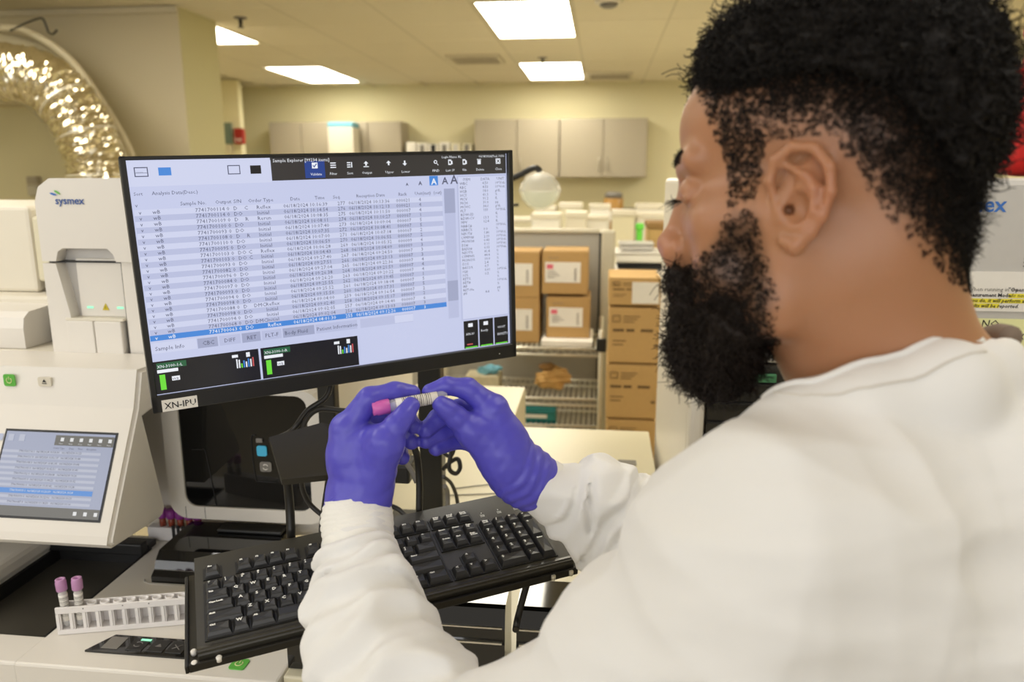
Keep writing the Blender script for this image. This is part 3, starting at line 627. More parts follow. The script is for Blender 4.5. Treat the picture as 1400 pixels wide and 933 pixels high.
# left console with touchscreen: prism along x whose face leans back
t = thing('touch_console', 'white sloped touchscreen console at the left edge', 'console', (-1.0, 1.15, .8))
bm = NB(); prof = [(1.30, 1.178), (1.172, 1.182), (1.152, 1.120), (1.0505, .937), (1.046, .925), (1.056, .915), (1.195, .905), (1.207, .92), (1.170, 1.10), (1.30, 1.12)]
A = prof
prism(bm, A, 'x', -1.6, -.765)
bmesh.ops.bevel(bm, geom=[e for e in bm.edges if all(v.co.x > -.77 for v in e.verts)], offset=.006, segments=3, affect='EDGES')
obj('housing', bm, M['white'], t)
# sloped plane frame: origin at top edge right, u along -x, v down slope
p_t = np.array([1.1362, 1.090]); p_b = np.array([1.0552, .944]); dv = (p_b - p_t) / np.linalg.norm(p_b - p_t); nrm = np.array([-dv[1], dv[0]]); 
if nrm[0] > 0: nrm = -nrm
def SL(u, v, h=0):   # u metres right of screen's right edge (negative is left), v metres down the slope
    q = p_t + dv * v + nrm * h; return (-.792 + u, q[0], q[1])
def slq(bm, u0, v0, u1, v1, h, mi=0):
    bm.faces.new([bm.verts.new(SL(*q, h)) for q in ((u0, v1), (u1, v1), (u1, v0), (u0, v0))]).material_index = mi
SW = .195; S0, S1 = .012, .150
bm = NB(); slq(bm, -SW - .004, S0 - .004, .004, S1 + .004, .0012); bz = obj('screen_bezel', bm, M['black'], t)
scm = [emit('console_screen_blue', rgb(150, 156, 178), 1), emit('console_bar', rgb(92, 90, 84), 1), emit('console_light_row', rgb(172, 176, 192), 1), emit('console_highlight', rgb(70, 130, 200), 1), emit('console_text', rgb(60, 62, 76), 1), emit('console_icon', rgb(215, 215, 215), 1)]
bm = NB(); slq(bm, -SW, S0, 0, S1, .002, 0); slq(bm, -.105, S0 + .004, 0, S0 + .021, .0024, 1); slq(bm, -SW, S1 - .016, 0, S1, .0024, 1)
for k in range(10): 
    v0 = S0 + .031 + k * .0092; slq(bm, -SW, v0, -.019, v0 + .0044, .0024, 2)
slq(bm, -SW, S0 + .031 + 7 * .0092 - .002, -.019, S0 + .031 + 7 * .0092 + .0062, .0026, 3)
slm = Matrix(((1, 0, 0, 0), (0, -dv[0], nrm[0], 0), (0, -dv[1], nrm[1], 0), (0, 0, 0, 1)))
def slt(bm, s, size, u, v, mi=4, **k): add_text(bm, s, size, Matrix.Translation(SL(u, v, .003)) @ slm, mi, **k)
for k in range(10):
    if k == 7: mi = 5
    else: mi = 4
    slt(bm, '7741700%03d 0  06/18/2024 10:%02d:%02d   06/18/2024 10:%02d' % (114 - 3 * k, 54 - 4 * k, (17 * k) % 60, 52 - 4 * k), .0050, -.165, S0 + .0345 + k * .0092, mi)
slt(bm, 'Order Type       Date      Time      Reception', .0042, -.105, S0 + .027)
for k in range(6):
    u = -.092 + k * .017; slq(bm, u - .003, S0 + .008, u + .003, S0 + .014, .0028, 5); slt(bm, 'Menu', .003, u - .004, S0 + .019, 5)
for k in range(3): slq(bm, -.205 + k * .02 - .005, S0 + .005, -.205 + k * .02 + .005, S0 + .016, .0028, 2); 
for k in range(3): slq(bm, -.045 + k * .018, S1 - .011, -.039 + k * .018, S1 - .005, .0028, 5)
obj('touchscreen', bm, scm, bz)
power_key(-.997, 1.161, 1.160, t, .0105, True)
bm = NB(); prism(bm, rrect(-.945, 1.151, -.921, 1.167, .003), 'y', 1.163, 1.160); ej = obj('eject_button', bm, M['white2'], t)
bm = NB(); vs = [bm.verts.new(p) for p in ((-.937, 1.1595, 1.1585), (-.929, 1.1595, 1.1585), (-.933, 1.1595, 1.1635))]; bm.faces.new(vs); rect(bm, -.937, 1.1555, -.929, 1.157, 1.1595); obj('eject_symbol', bm, M['ink'], ej)
# tub units farther left
t = thing('left_analyzer_unit', 'white analyzer body with open dark bay at the far left edge', 'analyzer', (-1.3, 1.6, 0))
obj('lower_body', BX((-1.7, 1.31, .80), (-1.022, 1.9, 1.175), .006), M['white2'], t)
obj('top_ledge', BX((-1.7, 1.42, 1.175), (-1.022, 1.9, 1.262), .006), M['white2'], t)
obj('upper_bin', BX((-1.165, 1.47, 1.285), (-1.022, 1.85, 1.42), .006), M['cream'], t)
obj('tall_block', BX((-1.7, 1.47, 1.262), (-1.168, 1.9, 1.44), .008), M['white2'], t)
obj('gap_line', BX((-1.13, 1.468, 1.278), (-1.022, 1.49, 1.284)), M['joint'], t)
bm = NB(); prism(bm, [(1.44, 1.176), (1.325, 1.176), (1.325, 1.215), (1.33, 1.235), (1.345, 1.245), (1.44, 1.25)], 'x', -1.5, -1.095); obj('rounded_cover', bm, M['white'], t)
obj('dark_bay', BX((-1.094, 1.40, 1.177), (-1.023, 1.47, 1.250)), M['black'], t)
obj('bay_part', BX((-1.075, 1.385, 1.177), (-1.063, 1.4, 1.215), .002), M['grey'], t); obj('bay_part', BX((-1.045, 1.38, 1.177), (-1.03, 1.4, 1.205), .002), M['metal'], t)

# ------------------------------------------------------------------ right analyzer
t = thing('right_analyzer', 'white analyzer with notices standing behind the man', 'analyzer', (.5, 1.7, 0))
bm = NB(); box(bm, (.16, 1.34, .0), (.95, 2.06, 1.497), .012, 3); obj('body', bm, M['white'], t)
obj('front_corner', BX((.16, 1.30, .3), (.185, 1.345, 1.497), .008), M['white'], t)
obj('front_panel', BX((.36, 1.30, 1.185), (.95, 1.345, 1.497), .01), M['shade'], t)
obj('front_panel', BX((.19, 1.30, 1.19), (.355, 1.345, 1.497), .01), M['white'], t)
obj('dark_bay', BX((.188, 1.305, .95), (.36, 1.341, 1.188), .002), M['gloss'], t)
for z in (1.155, 1.12, 1.085): obj('bay_rail', BX((.19, 1.298, z - .003), (.36, 1.305, z)), M['black'], t)
obj('green_insert', BX((.225, 1.297, 1.158), (.30, 1.304, 1.173), .002), M['greenlid'], t)
obj('lower_panel', BX((.36, 1.30, .3), (.95, 1.34, 1.16), .008), M['white'], t); obj('green_strip', BX((.36, 1.31, 1.162), (.95, 1.341, 1.182)), M['greenlid'], t)
bm = NB(); add_text(bm, 'sysmex', .034, FRONT(.527, 1.2985, 1.446), 0, bold=.0005, res=3); obj('logo', bm, M['blue_ink'], t)
bm = NB()
for k in range(7): rect(bm, .664, 1.36 + k * .006 - .0, .666, 1.362 + k * .006, 1.2985)
obj('dot_row', bm, M['grey'], t)
tn = thing('typed_notice', 'white typed notice with yellow highlighted lines on the right analyzer', 'notice', (.66, 1.298, 1.30))
obj('sheet', BX((.580, 1.2978, 1.288), (.78, 1.2992, 1.352)), M['paper'], tn)
bm = NB(); 
rect(bm, .5825, 1.3015, .674, 1.3085, 1.2974, 1); rect(bm, .5825, 1.2935, .636, 1.3005, 1.2974, 1); rect(bm, .648, 1.31, .70, 1.317, 1.2974, 1)
yy = 1.3205
add_text(bm, 'When running in the ', .0092, FRONT(.585, 1.297, yy), 2, shear=.0); add_text(bm, '"Open', .0092, FRONT(.6465, 1.297, yy), 0, bold=.0001)
add_text(bm, 'Measurement Mode', .0084, FRONT(.583, 1.297, yy - .009), 0, bold=.0002); add_text(bm, 'do not', .0084, FRONT(.6495, 1.297, yy - .009), 0, shear=.3)
add_text(bm, 'If you do, it will perform an', .0084, FRONT(.583, 1.297, yy - .0178), 0, bold=.00015, shear=.3); add_text(bm, 'results will be reported.', .0084, FRONT(.583, 1.297, yy - .0264), 0, bold=.00015, shear=.3)
obj('typed_lines', bm, [M['ink'], M['yellow'], M['grey']], tn)
tn = thing('handwritten_note', 'pale yellow handwritten note taped below the typed notice', 'note', (.66, 1.298, 1.22))
obj('sheet', BX((.605, 1.2975, 1.192), (.78, 1.2988, 1.276)), M['note'], tn)
bm = NB(); add_text(bm, 'NO', .017, FRONT(.612, 1.2968, 1.262), bold=.0001, shear=.1); add_text(bm, 'Quick', .02, FRONT(.630, 1.2968, 1.243), bold=.0001, shear=.1); add_text(bm, '(0 7.1', .02, FRONT(.632, 1.2968, 1.224), bold=.0001, shear=.1); add_text(bm, 'cont)', .02, FRONT(.634, 1.2968, 1.203), bold=.0001, shear=.1)
obj('marker_lines', bm, M['ink'], tn)
t = thing('red_bag', 'shiny red plastic bag on top of the right analyzer', 'bag', (.78, 1.75, 1.497))
bm = NB(); bmesh.ops.create_icosphere(bm, subdivisions=4, radius=1)
for v in bm.verts:
    p = v.co.copy(); k_ = 1 + .08 * math.sin(7 * p.x + 9 * p.z) + .06 * math.sin(15 * p.y + 6 * p.z)
    v.co = Vector((.85 + .12 * p.x * k_, 1.72 + .11 * p.y * k_, 1.605 + .105 * p.z * (k_ if p.z > -.5 else 1)))
obj('body', bm, M['red'], t, True)
bm = NB(); sweep(bm, [(.85, 1.72, 1.70), (.84, 1.71, 1.74), (.86, 1.73, 1.78)], [.03, .015, .035], n=10); obj('tied_neck', bm, M['darkred'], t)

# ------------------------------------------------------------------ front right black boxes on the bench
t = thing('lower_shelf_deck', 'cream pull-out deck carrying the glossy black boxes', 'deck', (-.1, 1.1, 0))
obj('top', BX((-.438, .93, .77), (.35, 1.298, .8), .003), M['cream'], t); obj('body', BX((-.43, .95, 0), (.34, 1.29, .77)), M['white2'], t)
def blackbox(x0, x1, label):
    t = thing('black_unit', label, 'unit', ((x0 + x1) / 2, 1.0, .8), 0, 'glossy black units on the cream deck')
    bm = NB(); prism(bm, [(.948, .801), (.948, .862), (.951, .868), (.951, .884), (.957, .912), (.962, .916), (1.03, .918), (1.03, .801)], 'x', x0, x1); obj('shell', bm, M['gloss'], t)
    bm = NB(); box(bm, (x0 + .004, .946, .863), (x1 - .004, .951, .8655)); box(bm, (x0 + .004, .949, .885), (x1 - .004, .9525, .887)); obj('highlight_line', bm, M['steel'], t)  # pale metal strips stand in for highlights along the front ridges
blackbox(-.437, -.120, 'wide glossy black unit with painted ridge highlights below the keyboard'); blackbox(-.104, .10, 'glossy black unit half hidden by the coat')

# ------------------------------------------------------------------ monitor
mon = thing('monitor', 'wide black monitor showing a sample list in front of the analyzer', 'monitor')
Wm, Hm = .555, .335
bm = NB(); box(bm, (-Wm / 2, 0.006, -Hm / 2), (Wm / 2, .034, Hm / 2), .004); obj('back_shell', bm, M['black'], mon)
bm = NB()
for a in ((-Wm / 2, Hm / 2 - .005, Wm / 2, Hm / 2), (-Wm / 2, -Hm / 2, Wm / 2, -Hm / 2 + .023), (-Wm / 2, -Hm / 2, -Wm / 2 + .0075, Hm / 2), (Wm / 2 - .0085, -Hm / 2, Wm / 2, Hm / 2)): box(bm, (a[0], -.002, a[1]), (a[2], .008, a[3]), .0012, 1)
bzl = obj('bezel', bm, M['black'], mon)
bm = NB(); box(bm, (-.266, -.0032, -.1665), (-.2215, -.002, -.1505)); lab = obj('name_label', bm, M['paper'], mon, label='white name label')
bm = NB(); add_text(bm, 'XN-IPU', .0122, FRONT(-.2630, -.0036, -.1628), bold=.0001); obj('label_print', bm, M['ink'], lab)
UI = [emit('screen_pale', rgb(196, 202, 232), 1), emit('screen_band', rgb(184, 190, 221), 1), emit('screen_light', rgb(205, 210, 236), 1), emit('screen_blue', rgb(70, 135, 215), 1), emit('screen_dark', rgb(52, 50, 50), 1),
      emit('screen_black', rgb(22, 22, 26), 1), emit('screen_ink', rgb(84, 88, 112), 1), emit('screen_white', rgb(235, 238, 245), 1), emit('screen_green', rgb(110, 220, 60), 1), emit('screen_navy', rgb(36, 66, 140), 1), emit('screen_grey', rgb(160, 166, 196), 1), emit('screen_red', rgb(200, 90, 90), 1), emit('screen_darkgreen', rgb(40, 96, 62), 1)]
bm = NB(); rect(bm, -.270, -.1445, .269, .1625, .0055, 0)
def ui(x0, z0, x1, z1, mi, l=1): rect(bm, x0, z0, x1, z1, .0055 - .0003 * l, mi)
ui(-.270, .130, -.094, .1625, 2); ui(-.0935, .132, .268, .1595, 4); ui(-.094, .1595, .268, .1625, 4); ui(-.048, .134, -.020, .157, 9, 2)
NR = 23; zt = .1010; pit = .00745
for k in range(NR):
    z = zt - k * pit
    ui(-.268, z - pit, .157, z, 1 if k % 2 else 2)
ui(-.269, zt - NR * pit, .157, zt - (NR - 1) * pit, 3, 2)
ui(-.268, .1015, .157, .111, 0); ui(.160, -.090, .178, .112, 1); ui(.160, .075, .178, .112, 10, 2); ui(.160, -.062, .178, -.03, 10, 2)
ui(.182, -.096, .2685, .1305, 1); ui(.1845, -.094, .2665, .1285, 2, 2)
ui(-.269, -.0875, -.213, -.073, 2, 2)
for k, (a, b) in enumerate(((-.213, -.185), (-.185, -.155), (-.155, -.128), (-.128, -.099), (-.099, -.052), (-.052, .012))): ui(a + .001, -.0875, b - .001, -.074, 10 if k % 2 == 0 else 1, 2)
ui(.016, -.0875, .10, -.074, 1, 2); ui(.07, -.0865, .10, -.075, 2, 3)
for x0, x1 in ((-.270, -.134), (-.131, .010)):
    ui(x0, -.1435, x1, -.0985, 5, 2); ui(x0 + .004, -.109, x0 + .041, -.101, 12, 3); ui(x0 + .004, -.1145, x0 + .030, -.110, 7, 4); ui(x0 + .006, -.138, x0 + .013, -.117, 8, 4)
    ui(x0 + .021, -.127, x0 + .031, -.121, 7, 4)
    for k in range(8):
        hgt = [.013, .012, .006, .010, .008, .012, .011, .013][k]; ui(x1 - .031 + k * .0031, -.1225, x1 - .0292 + k * .0031, -.1225 + hgt, [7, 7, 8, 3, 7, 3, 7, 11][k], 4)
    ui(x1 - .036, -.107, x1 - .028, -.103, 7, 4); ui(x1 - .017, -.108, x1 - .012, -.1015, 7, 4)
for x0 in (.185, .2125, .240):
    ui(x0, -.143, x0 + .0255, -.0975, 5, 3); ui(x0 + .002, -.1425, x0 + .0235, -.1405, 8, 4); 
    if x0 < .23: ui(x0 + .008, -.108, x0 + .016, -.102, 7, 4)
ui(.190, -.1375, .200, -.1355, 11, 4)
ui(.137, .1175, .151, .1315, 3, 2)
# toolbar icons
def poly(pts, mi, l=3):
    bm.faces.new([bm.verts.new((x_, .0055 - .0003 * l, z_)) for x_, z_ in pts]).material_index = mi
for k, x in enumerate((-.034, -.008, .016, .040, .074, .099, .148, .172, .196, .221, .254)):
    z = .151
    if k == 0: ui(x - .004, z - .004, x + .004, z + .004, 7, 3); poly([(x - .003, z), (x - .001, z - .003), (x + .003, z + .002), (x + .0022, z + .003), (x - .001, z - .001), (x - .0022, z + .001)], 9, 4)
    elif k in (1, 2): 
        for j in range(3): ui(x - .004, z - .004 + j * .003, x + (.004 if k == 1 else .001), z - .0025 + j * .003, 7, 3)
        if k == 2: ui(x + .002, z - .004, x + .0035, z + .0035, 7, 3)
    elif k in (3, 4): poly([(x - .0012, z - .002), (x + .0012, z - .002), (x + .0012, z + .001), (x + .0035, z + .001), (x, z + .0045), (x - .0035, z + .001), (x - .0012, z + .001)], 7)
    elif k == 5: poly([(x - .0012, z + .004), (x + .0012, z + .004), (x + .0012, z + .000), (x + .0035, z), (x, z - .0035), (x - .0035, z), (x - .0012, z)], 7)
    elif k == 6: poly([(x + .0028 * math.cos(q), z + .001 + .0028 * math.sin(q)) for q in [j * .524 for j in range(12)]], 7); poly([(x + .0016 * math.cos(q), z + .001 + .0016 * math.sin(q)) for q in [j * .524 for j in range(12)]], 4, 4); poly([(x + .0018, z - .0015), (x + .0025, z - .001), (x + .0048, z - .0035), (x + .004, z - .0042)], 7)
    elif k in (7, 8): ui(x - .003, z - .004, x + .002, z + .004, 7, 3); ui(x - .001, z - .003, x + .004, z + .002, 7, 3); ui(x - .0018, z - .002, x + .001, z + .002, 4, 4)
    elif k == 9: ui(x - .0028, z - .004, x + .0028, z + .0022, 7, 3); ui(x - .0036, z + .0028, x + .0036, z + .0038, 7, 3)
    else: ui(x - .004, z - .004, x + .004, z + .004, 7, 3); poly([(x - .0028, z - .002), (x - .002, z - .0028), (x + .0028, z + .002), (x + .002, z + .0028)], 5, 4); poly([(x - .0028, z + .002), (x - .002, z + .0028), (x + .0028, z - .002), (x + .002, z - .0028)], 5, 5)
    if k == 3: ui(x - .004, z - .004, x + .004, z - .0028, 7, 3)
for k, x in enumerate((-.254, -.226, -.142, -.114)):
    if k == 1: ui(x - .008, .143, x + .007, .153, 3, 3); ui(x - .008, .143, x + .007, .1465, 9, 2)
    elif k == 3: ui(x - .007, .142, x + .007, .153, 5, 3)
    else: ui(x - .008, .142, x + .008, .154, 6, 3); ui(x - .0068, .1432, x + .0068, .1528, 2, 4)
ui(-.252, .1475, -.262 + .002, .1478, 6, 5); ui(-.261, .1465, -.247, .1470, 6, 5)
obj('screen', bm, UI, mon)
bm = NB()
def tx(s, x, z, size, mi=0, **k): add_text(bm, s, size, FRONT(x, .0035, z), mi, **k)
rs = random.Random(7)
rows = range(NR)
tw = ('10:16:39 10:14:54 10:08:35 10:08:11 10:07:40 10:07:35 10:07:00 10:06:59 10:06:28 10:04:43 09:27:40 09:27:51 09:27:04 09:26:38 09:26:20 09:25:55 09:25:52 09:15:50 09:04:00 09:02:40 09:02:05 09:02:04 08:01:30').split()
ids = '114 114 109 100 093 108 110 095 103 103 093 082 096 084 097 093 094 098 088 098 094 068 063'.split()
typ = 'Reflex Initial Rerun Initial Initial Initial Initial Initial Reflex Initial Initial Initial Initial Initial Initial Initial Initial Initial Reflex Initial Initial Initial Reflex'.split()
ss = .0071; line = pit / ss
def column(items, x, mi=0, sz=ss): 
    for part, off in ((items[:NR - 1], 0),): tx('\n'.join(part), x, zt - pit * .78, sz, mi, line=pit / sz * 1.0, mono=1.05)
    if len(items) >= NR and items[NR - 1]: tx(items[NR - 1], x, zt - pit * (NR - .22), sz, 1, mono=1.05)
column(['wB'] * NR, -.247); column(['v'] * NR, -.263)
column(['7741700' + i + ' 0' for i in ids], -.196); column(['D' if k in (0, 2, 5, 18) else 'DO' for k in rows], -.148); column(['C' if k in (0, 8, 9) else 'R' if k in (2, 5) else ' ' if k not in (18, 21) else 'DMC' for k in rows], -.134)
column(typ, -.118); column(['06/18/2024'] * NR, -.082); column(tw, -.046)
column([str(277 - k) for k in rows], -.006); column(['06/18/2024 ' + ('10:%02d:%02d' % (13 - k, (k * 37 + 36) % 60) if k < 10 else '09:%02d:%02d' % (34 - k, (k * 23) % 60)) for k in rows], .010)
column(['0000' + ('21' if k < 2 else '09' if k in (8, 9, 19) else '07') for k in rows], .082); column([str(4 - k % 4 + (k % 3)) for k in rows], .118)
for k, (s, x) in enumerate((('v', -.266), ('Sample No.', -.213), ('Output', -.170), ('S/N', -.147), ('Order Type', -.128), ('Date', -.072), ('Time', -.038), ('Seq.', -.012), ('Reception Date', .022), ('Rack', .086), ('Unit', .112), ('(inst)', .124), ('(out)', .142))): tx(s, x, .1045, .0068)
for s, x in (('Sample Info', -.265), ('CBC', -.206), ('DIFF', -.178), ('RET', -.148), ('PLT-F', -.123), ('Body Fluid', -.096), ('Patient Information', -.050)): tx(s, x, -.0835, .0078)
tx('Sort', -.266, .119, .006); tx('Analysis Data(Desc.)', -.245, .119, .0066)
tx('Sample Explorer [99234 items]', -.091, .1565, .0062, 1); tx('Login Name: RL', .158, .1572, .005, 1); tx('06/18/2024(Tue) 10:56', .220, .1572, .0048, 1)
for s, x in (('Validate', -.041), ('Filter', -.014), ('Sort', .011), ('Output', .033), ('Upper', .068), ('Lower', .093), ('FIND', .142), ('Last 1P', .164), ('File', .192), ('Delete', .215), ('Close', .248)): tx(s, x, .1375, .005, 1)
for s, x, z in (('A', .099, .0048), ('A', .119, .0075), ('A', .1395, .0125), ('A', .157, .0145), ('A', .171, .018)): tx(s, x, .119, z, 1 if x == .1395 else 0, bold=.0003)
items = 'WBC RBC HGB HCT MCV MCH MCHC PLT RDW-SD RDW-CV MPV NRBC# NRBC% NEUT# LYMPH# MONO# EO# BASO# NEUT% LYMPH% MONO% EO% BASO% IG# IG% RET% RET# IRF RET-He IPF'.split()
tx('ITEM', .192, .1225, .0058); tx('DATA', .222, .1225, .0058); tx('UNIT', .250, .1225, .0058)
tx('\n'.join(items), .186, .1165, .0058, line=1.02); tx('\n'.join('4.50 4.53 14.0 41.3 91.2 31.0 34.0 133'.split() + ['', '13.3', '12.4', '', '0.0', '1.86', '2.00', '0.43', '0.11', '0.03', '41.4', '44.4', '10.0', '2.4', '0.7', '0.01', '0.2', '', '', '', '', '4.4']), .225, .1165, .0058, line=1.02)
tx('\n'.join('10^3/uL 10^6/uL g/dL % fL pg g/dL 10^3/uL fL % fL 10^3/uL % 10^3/uL 10^3/uL 10^3/uL 10^3/uL 10^3/uL % % % % % 10^3/uL % % 10^6/uL % pg %'.split()), .247, .1165, .0055, line=1.075)
tx('XN-3100-1-L', -.2655, -.1075, .0058, 1); tx('XN-3100-1-R', -.1265, -.1075, .0058, 1); tx('WB', -.2485, -.1262, .005, 0); tx('WB', -.1095, -.1262, .005, 0)
tx('XN-31', .188, -.121, .0055, 1); tx('Ready', .215, -.118, .0052, 1); tx('HOST', .246, -.116, .0052, 1); tx('HOST1', .245, -.128, .0062, 1)
obj('screen_text', bm, [UI[6], UI[7]], mon)
bm = NB(); lathe(bm, [(.0008, -.0025), (.0008, -.0015)], (.245, 0, -.158), 'y', n=8); obj('power_led', bm, M['paper'], mon)
place(mon, Matrix.Translation((-.366, 1.078, 1.365)) @ Euler((R(.8), R(-1.7), R(35.2)), 'XYZ').to_matrix().to_4x4())

# monitor stand, arm plate and rods
t = thing('monitor_stand', 'black monitor stand with post, arm plate and rods', 'stand', (-.36, 1.5, .8))
xa = ony(591, 600, 1.42)
obj('post', BX((xa[0] - .0225, 1.40, .801), (xa[0] + .0225, 1.44, 1.30), .004), M['metal'], t)
obj('foot', BX((xa[0] - .10, 1.36, .801), (xa[0] + .09, 1.48, .812), .004), M['metal'], t)
bm = NB(); sweep(bm, [(xa[0], 1.42, 1.28), (-.40, 1.30, 1.31), (-.41, 1.16, 1.33)], .018, n=10, smooth=4); obj('arm', bm, M['metal'], t)
xb = ony(454, 600, 1.24)
obj('mount_post', BX((xb[0] - .0155, 1.22, 1.02), (xb[0] + .0155, 1.245, 1.30), .003), M['metal'], t)
bm = NB(); pl = [at(368, 598, 1.06), at(440, 578, 1.10), at(500, 590, 1.10), at(500, 634, 1.06), at(445, 650, 1.03), at(385, 656, 1.01)]
va = [bm.verts.new(p) for p in pl]; vb_ = [bm.verts.new(p + np.array([0, .0, -.008])) for p in pl]
bm.faces.new(va); bm.faces.new(vb_[::-1])
for i in range(6): bm.faces.new((va[i], vb_[i], vb_[(i + 1) % 6], va[(i + 1) % 6]))
bmesh.ops.recalc_face_normals(bm, faces=bm.faces[:]); obj('arm_plate', bm, M['olive'], t)
bm = NB(); sweep(bm, [at(392, 652, 1.02), at(396, 690, 1.03), at(398, 735, 1.03)], .006, n=10, smooth=3); obj('rod', bm, M['metal'], t)
bm = NB(); sweep(bm, [at(540, 560, 1.08), at(566, 610, 1.08), at(573, 650, 1.09), at(573, 705, 1.09)], .005, n=10, smooth=4); obj('rod', bm, M['metal'], t)
bm = NB(); sweep(bm, [at(552, 628, 1.12), at(563, 645, 1.12), at(570, 660, 1.12)], .004, n=8, smooth=3); obj('strut', bm, M['grey'], t)
obj('clamp_box', BX(tuple(at(528, 655, 1.22) - np.array([.01, .02, 0])), tuple(at(566, 628, 1.22) + np.array([0, .02, 0])), .004), M['black'], t)

cables = [('black cable curling down from the monitor corner to the smoked glass hood', [(455, 500, 1.16), (448, 540, 1.15), (420, 562, 1.14), (398, 590, 1.13), (370, 602, 1.20)], .0042),
          ('black cable looping over the arm plate behind the left glove', [(412, 600, 1.12), (418, 575, 1.13), (436, 560, 1.14), (470, 562, 1.15), (520, 566, 1.16), (580, 540, 1.2)], .0042),
          ('thin black cable hanging below the arm plate', [(412, 650, 1.12), (414, 670, 1.13), (424, 690, 1.14), (442, 706, 1.14)], .0038),
          ('black cable loop hanging right of the stand post', [(607, 560, 1.42), (616, 585, 1.42), (617, 615, 1.42), (614, 640, 1.42), (623, 648, 1.43), (629, 640, 1.43), (626, 628, 1.43), (616, 632, 1.44), (606, 642, 1.45)], .0042),
          ('black cable crossing the loop beside the post', [(605, 618, 1.44), (616, 624, 1.44), (623, 605, 1.44), (628, 560, 1.44)], .0038),
          ('black cable running down to the bench right of the post', [(606, 652, 1.40), (616, 660, 1.42), (623, 675, 1.44), (626, 690, 1.46)], .0035),
          ('grey cable end curving beside the post foot', [(608, 665, 1.42), (612, 675, 1.44), (612, 700, 1.44)], .0045),
          ('black cable arching over the bench edge left of the post', [(508, 700, 1.2), (528, 692, 1.22), (545, 697, 1.22), (560, 712, 1.2)], .004),
          ('thick black cable dropping from the keyboard tray to the deck', [(723, 790, 1.02), (716, 815, 1.02), (708, 845, 1.02), (705, 862, 1.0)], .0045)]
for k, (lbl, pts, r_) in enumerate(cables):
    bm = NB(); sweep(bm, [at(*q) for q in pts], r_, n=10, smooth=6); o = obj('cable', bm, M['cable'] if k != 6 else M['grey'], None); tag(o, lbl, 'cable', 'black cables around the monitor stand')
bm = NB(); sweep(bm, [(-.32, 1.62, .802), (-.2, 1.66, .802), (-.05, 1.6, .802)], .0012, n=5, smooth=4); sweep(bm, [(-.33, 1.58, .802), (-.2, 1.61, .802), (-.1, 1.65, .802)], .0012, n=5, smooth=4)
tag(obj('cord', bm, M['grey'], None), 'thin grey cord lying on the bench behind the right glove', 'cord')
bm = NB(); a = ony(546, 678, 1.44); b_ = ony(550, 662, 1.46)
prism(bm, [(-.445, 1.425), (-.44, 1.425), (-.44, 1.46), (-.436, 1.46), (-.4425, 1.475), (-.449, 1.46), (-.445, 1.46)], 'z', .8005, .8012); tag(obj('arrow_mark', bm, M['ink'], None), 'small black arrow mark printed on the bench', 'marking')

# ------------------------------------------------------------------ keyboard on its tray
kb = thing('keyboard', 'full size black keyboard with white legends on a tilted tray', 'keyboard')
KM = Matrix.Translation((-.266, .875, 1.024)) @ Euler((R(11.5), R(-3.2), R(27.5)), 'XYZ').to_matrix().to_4x4()
U = .01905; KX, KY = -11.25 * U, 3.25 * U
HZ = -.008  # top face of the case; key tops sit at z 0
bm = NB()
out = [(-.226, .090), (.222, .090), (.228, .084), (.232, -.076), (-.224, -.076)]
prism(bm, out, 'z', HZ - .0135, HZ)
obj('case', bm, M['kcase'], kb)
bm = NB()
for a in ((KX - .002, KY + .002 - U, KX + 13.0 * U + .04, KY + .002),): pass
def well(x0, y0, x1, y1): box(bm, (KX + x0 * U - .0015, KY - y1 * U - .0015, HZ), (KX + x1 * U + .0015, KY - y0 * U + .0015, HZ + .0012))
well(0, 0, 1, 1); well(2, 0, 6, 1); well(6.5, 0, 10.5, 1); well(11, 0, 15, 1); well(0, 1.5, 15, 6.5); well(15.25, 0, 18.25, 1); well(15.25, 1.5, 18.25, 3.5); well(16.25, 4.5, 17.25, 5.5); well(15.25, 5.5, 18.25, 6.5); well(18.5, 1.5, 22.5, 6.5)
obj('key_well', bm, M['black'], kb)
bm = NB(); prism(bm, [(-.077, HZ - .0135), (-.077, HZ - .005), (-.075, HZ - .001), (-.072, HZ + .001), (-.0675, HZ), (-.0675, HZ - .0135)], 'x', -.224, .232); obj('front_rail', bm, M['kcase'], kb)
_kc = {}
def keymesh(w_, h_=1):
    if (w_, h_) in _kc: return _kc[(w_, h_)]
    bm = NB(); a, b = w_ * U / 2 - .0006, h_ * U / 2 - .0006; z0 = HZ + .001; ring = []
    for (dx0, dx1, dy0, dy1, z) in ((0, 0, 0, 0, z0), (.0012, .0012, .0012, .0005, z0 + .003), (.0026, .0026, .0034, .0012, -.0008), (.0034, .0034, .0042, .0022, .0)):
        ring.append([bm.verts.new(p) for p in ((-a + dx0, -b + dy0, z), (a - dx1, -b + dy0, z), (a - dx1, b - dy1, z), (-a + dx0, b - dy1, z))])
    for r0, r1 in zip(ring[:-1], ring[1:]):
        for i in range(4): bm.faces.new((r0[i], r0[(i + 1) % 4], r1[(i + 1) % 4], r1[i]))
    c = bm.verts.new((0, .001, -.0009))
    for i in range(4): bm.faces.new((ring[-1][i], ring[-1][(i + 1) % 4], c))
    me = bpy.data.meshes.new('key'); bm.to_mesh(me); bm.free(); me.materials.append(M['key']); _kc[(w_, h_)] = me
    return me
keys = []
def row(y, x, items):
    for it in items:
        if isinstance(it, (int, float)): x += it; continue
        s, w_ = it if isinstance(it, tuple) else (it, 1)
        keys.append((s, x, y, w_, 1)); x += w_
row(0, 0, ['Esc', 1, 'F1', 'F2', 'F3', 'F4', .5, 'F5', 'F6', 'F7', 'F8', .5, 'F9', 'F10', 'F11', 'F12', .25, 'Print\nScrn', 'Scroll\nLock', 'Pause\nBreak'])
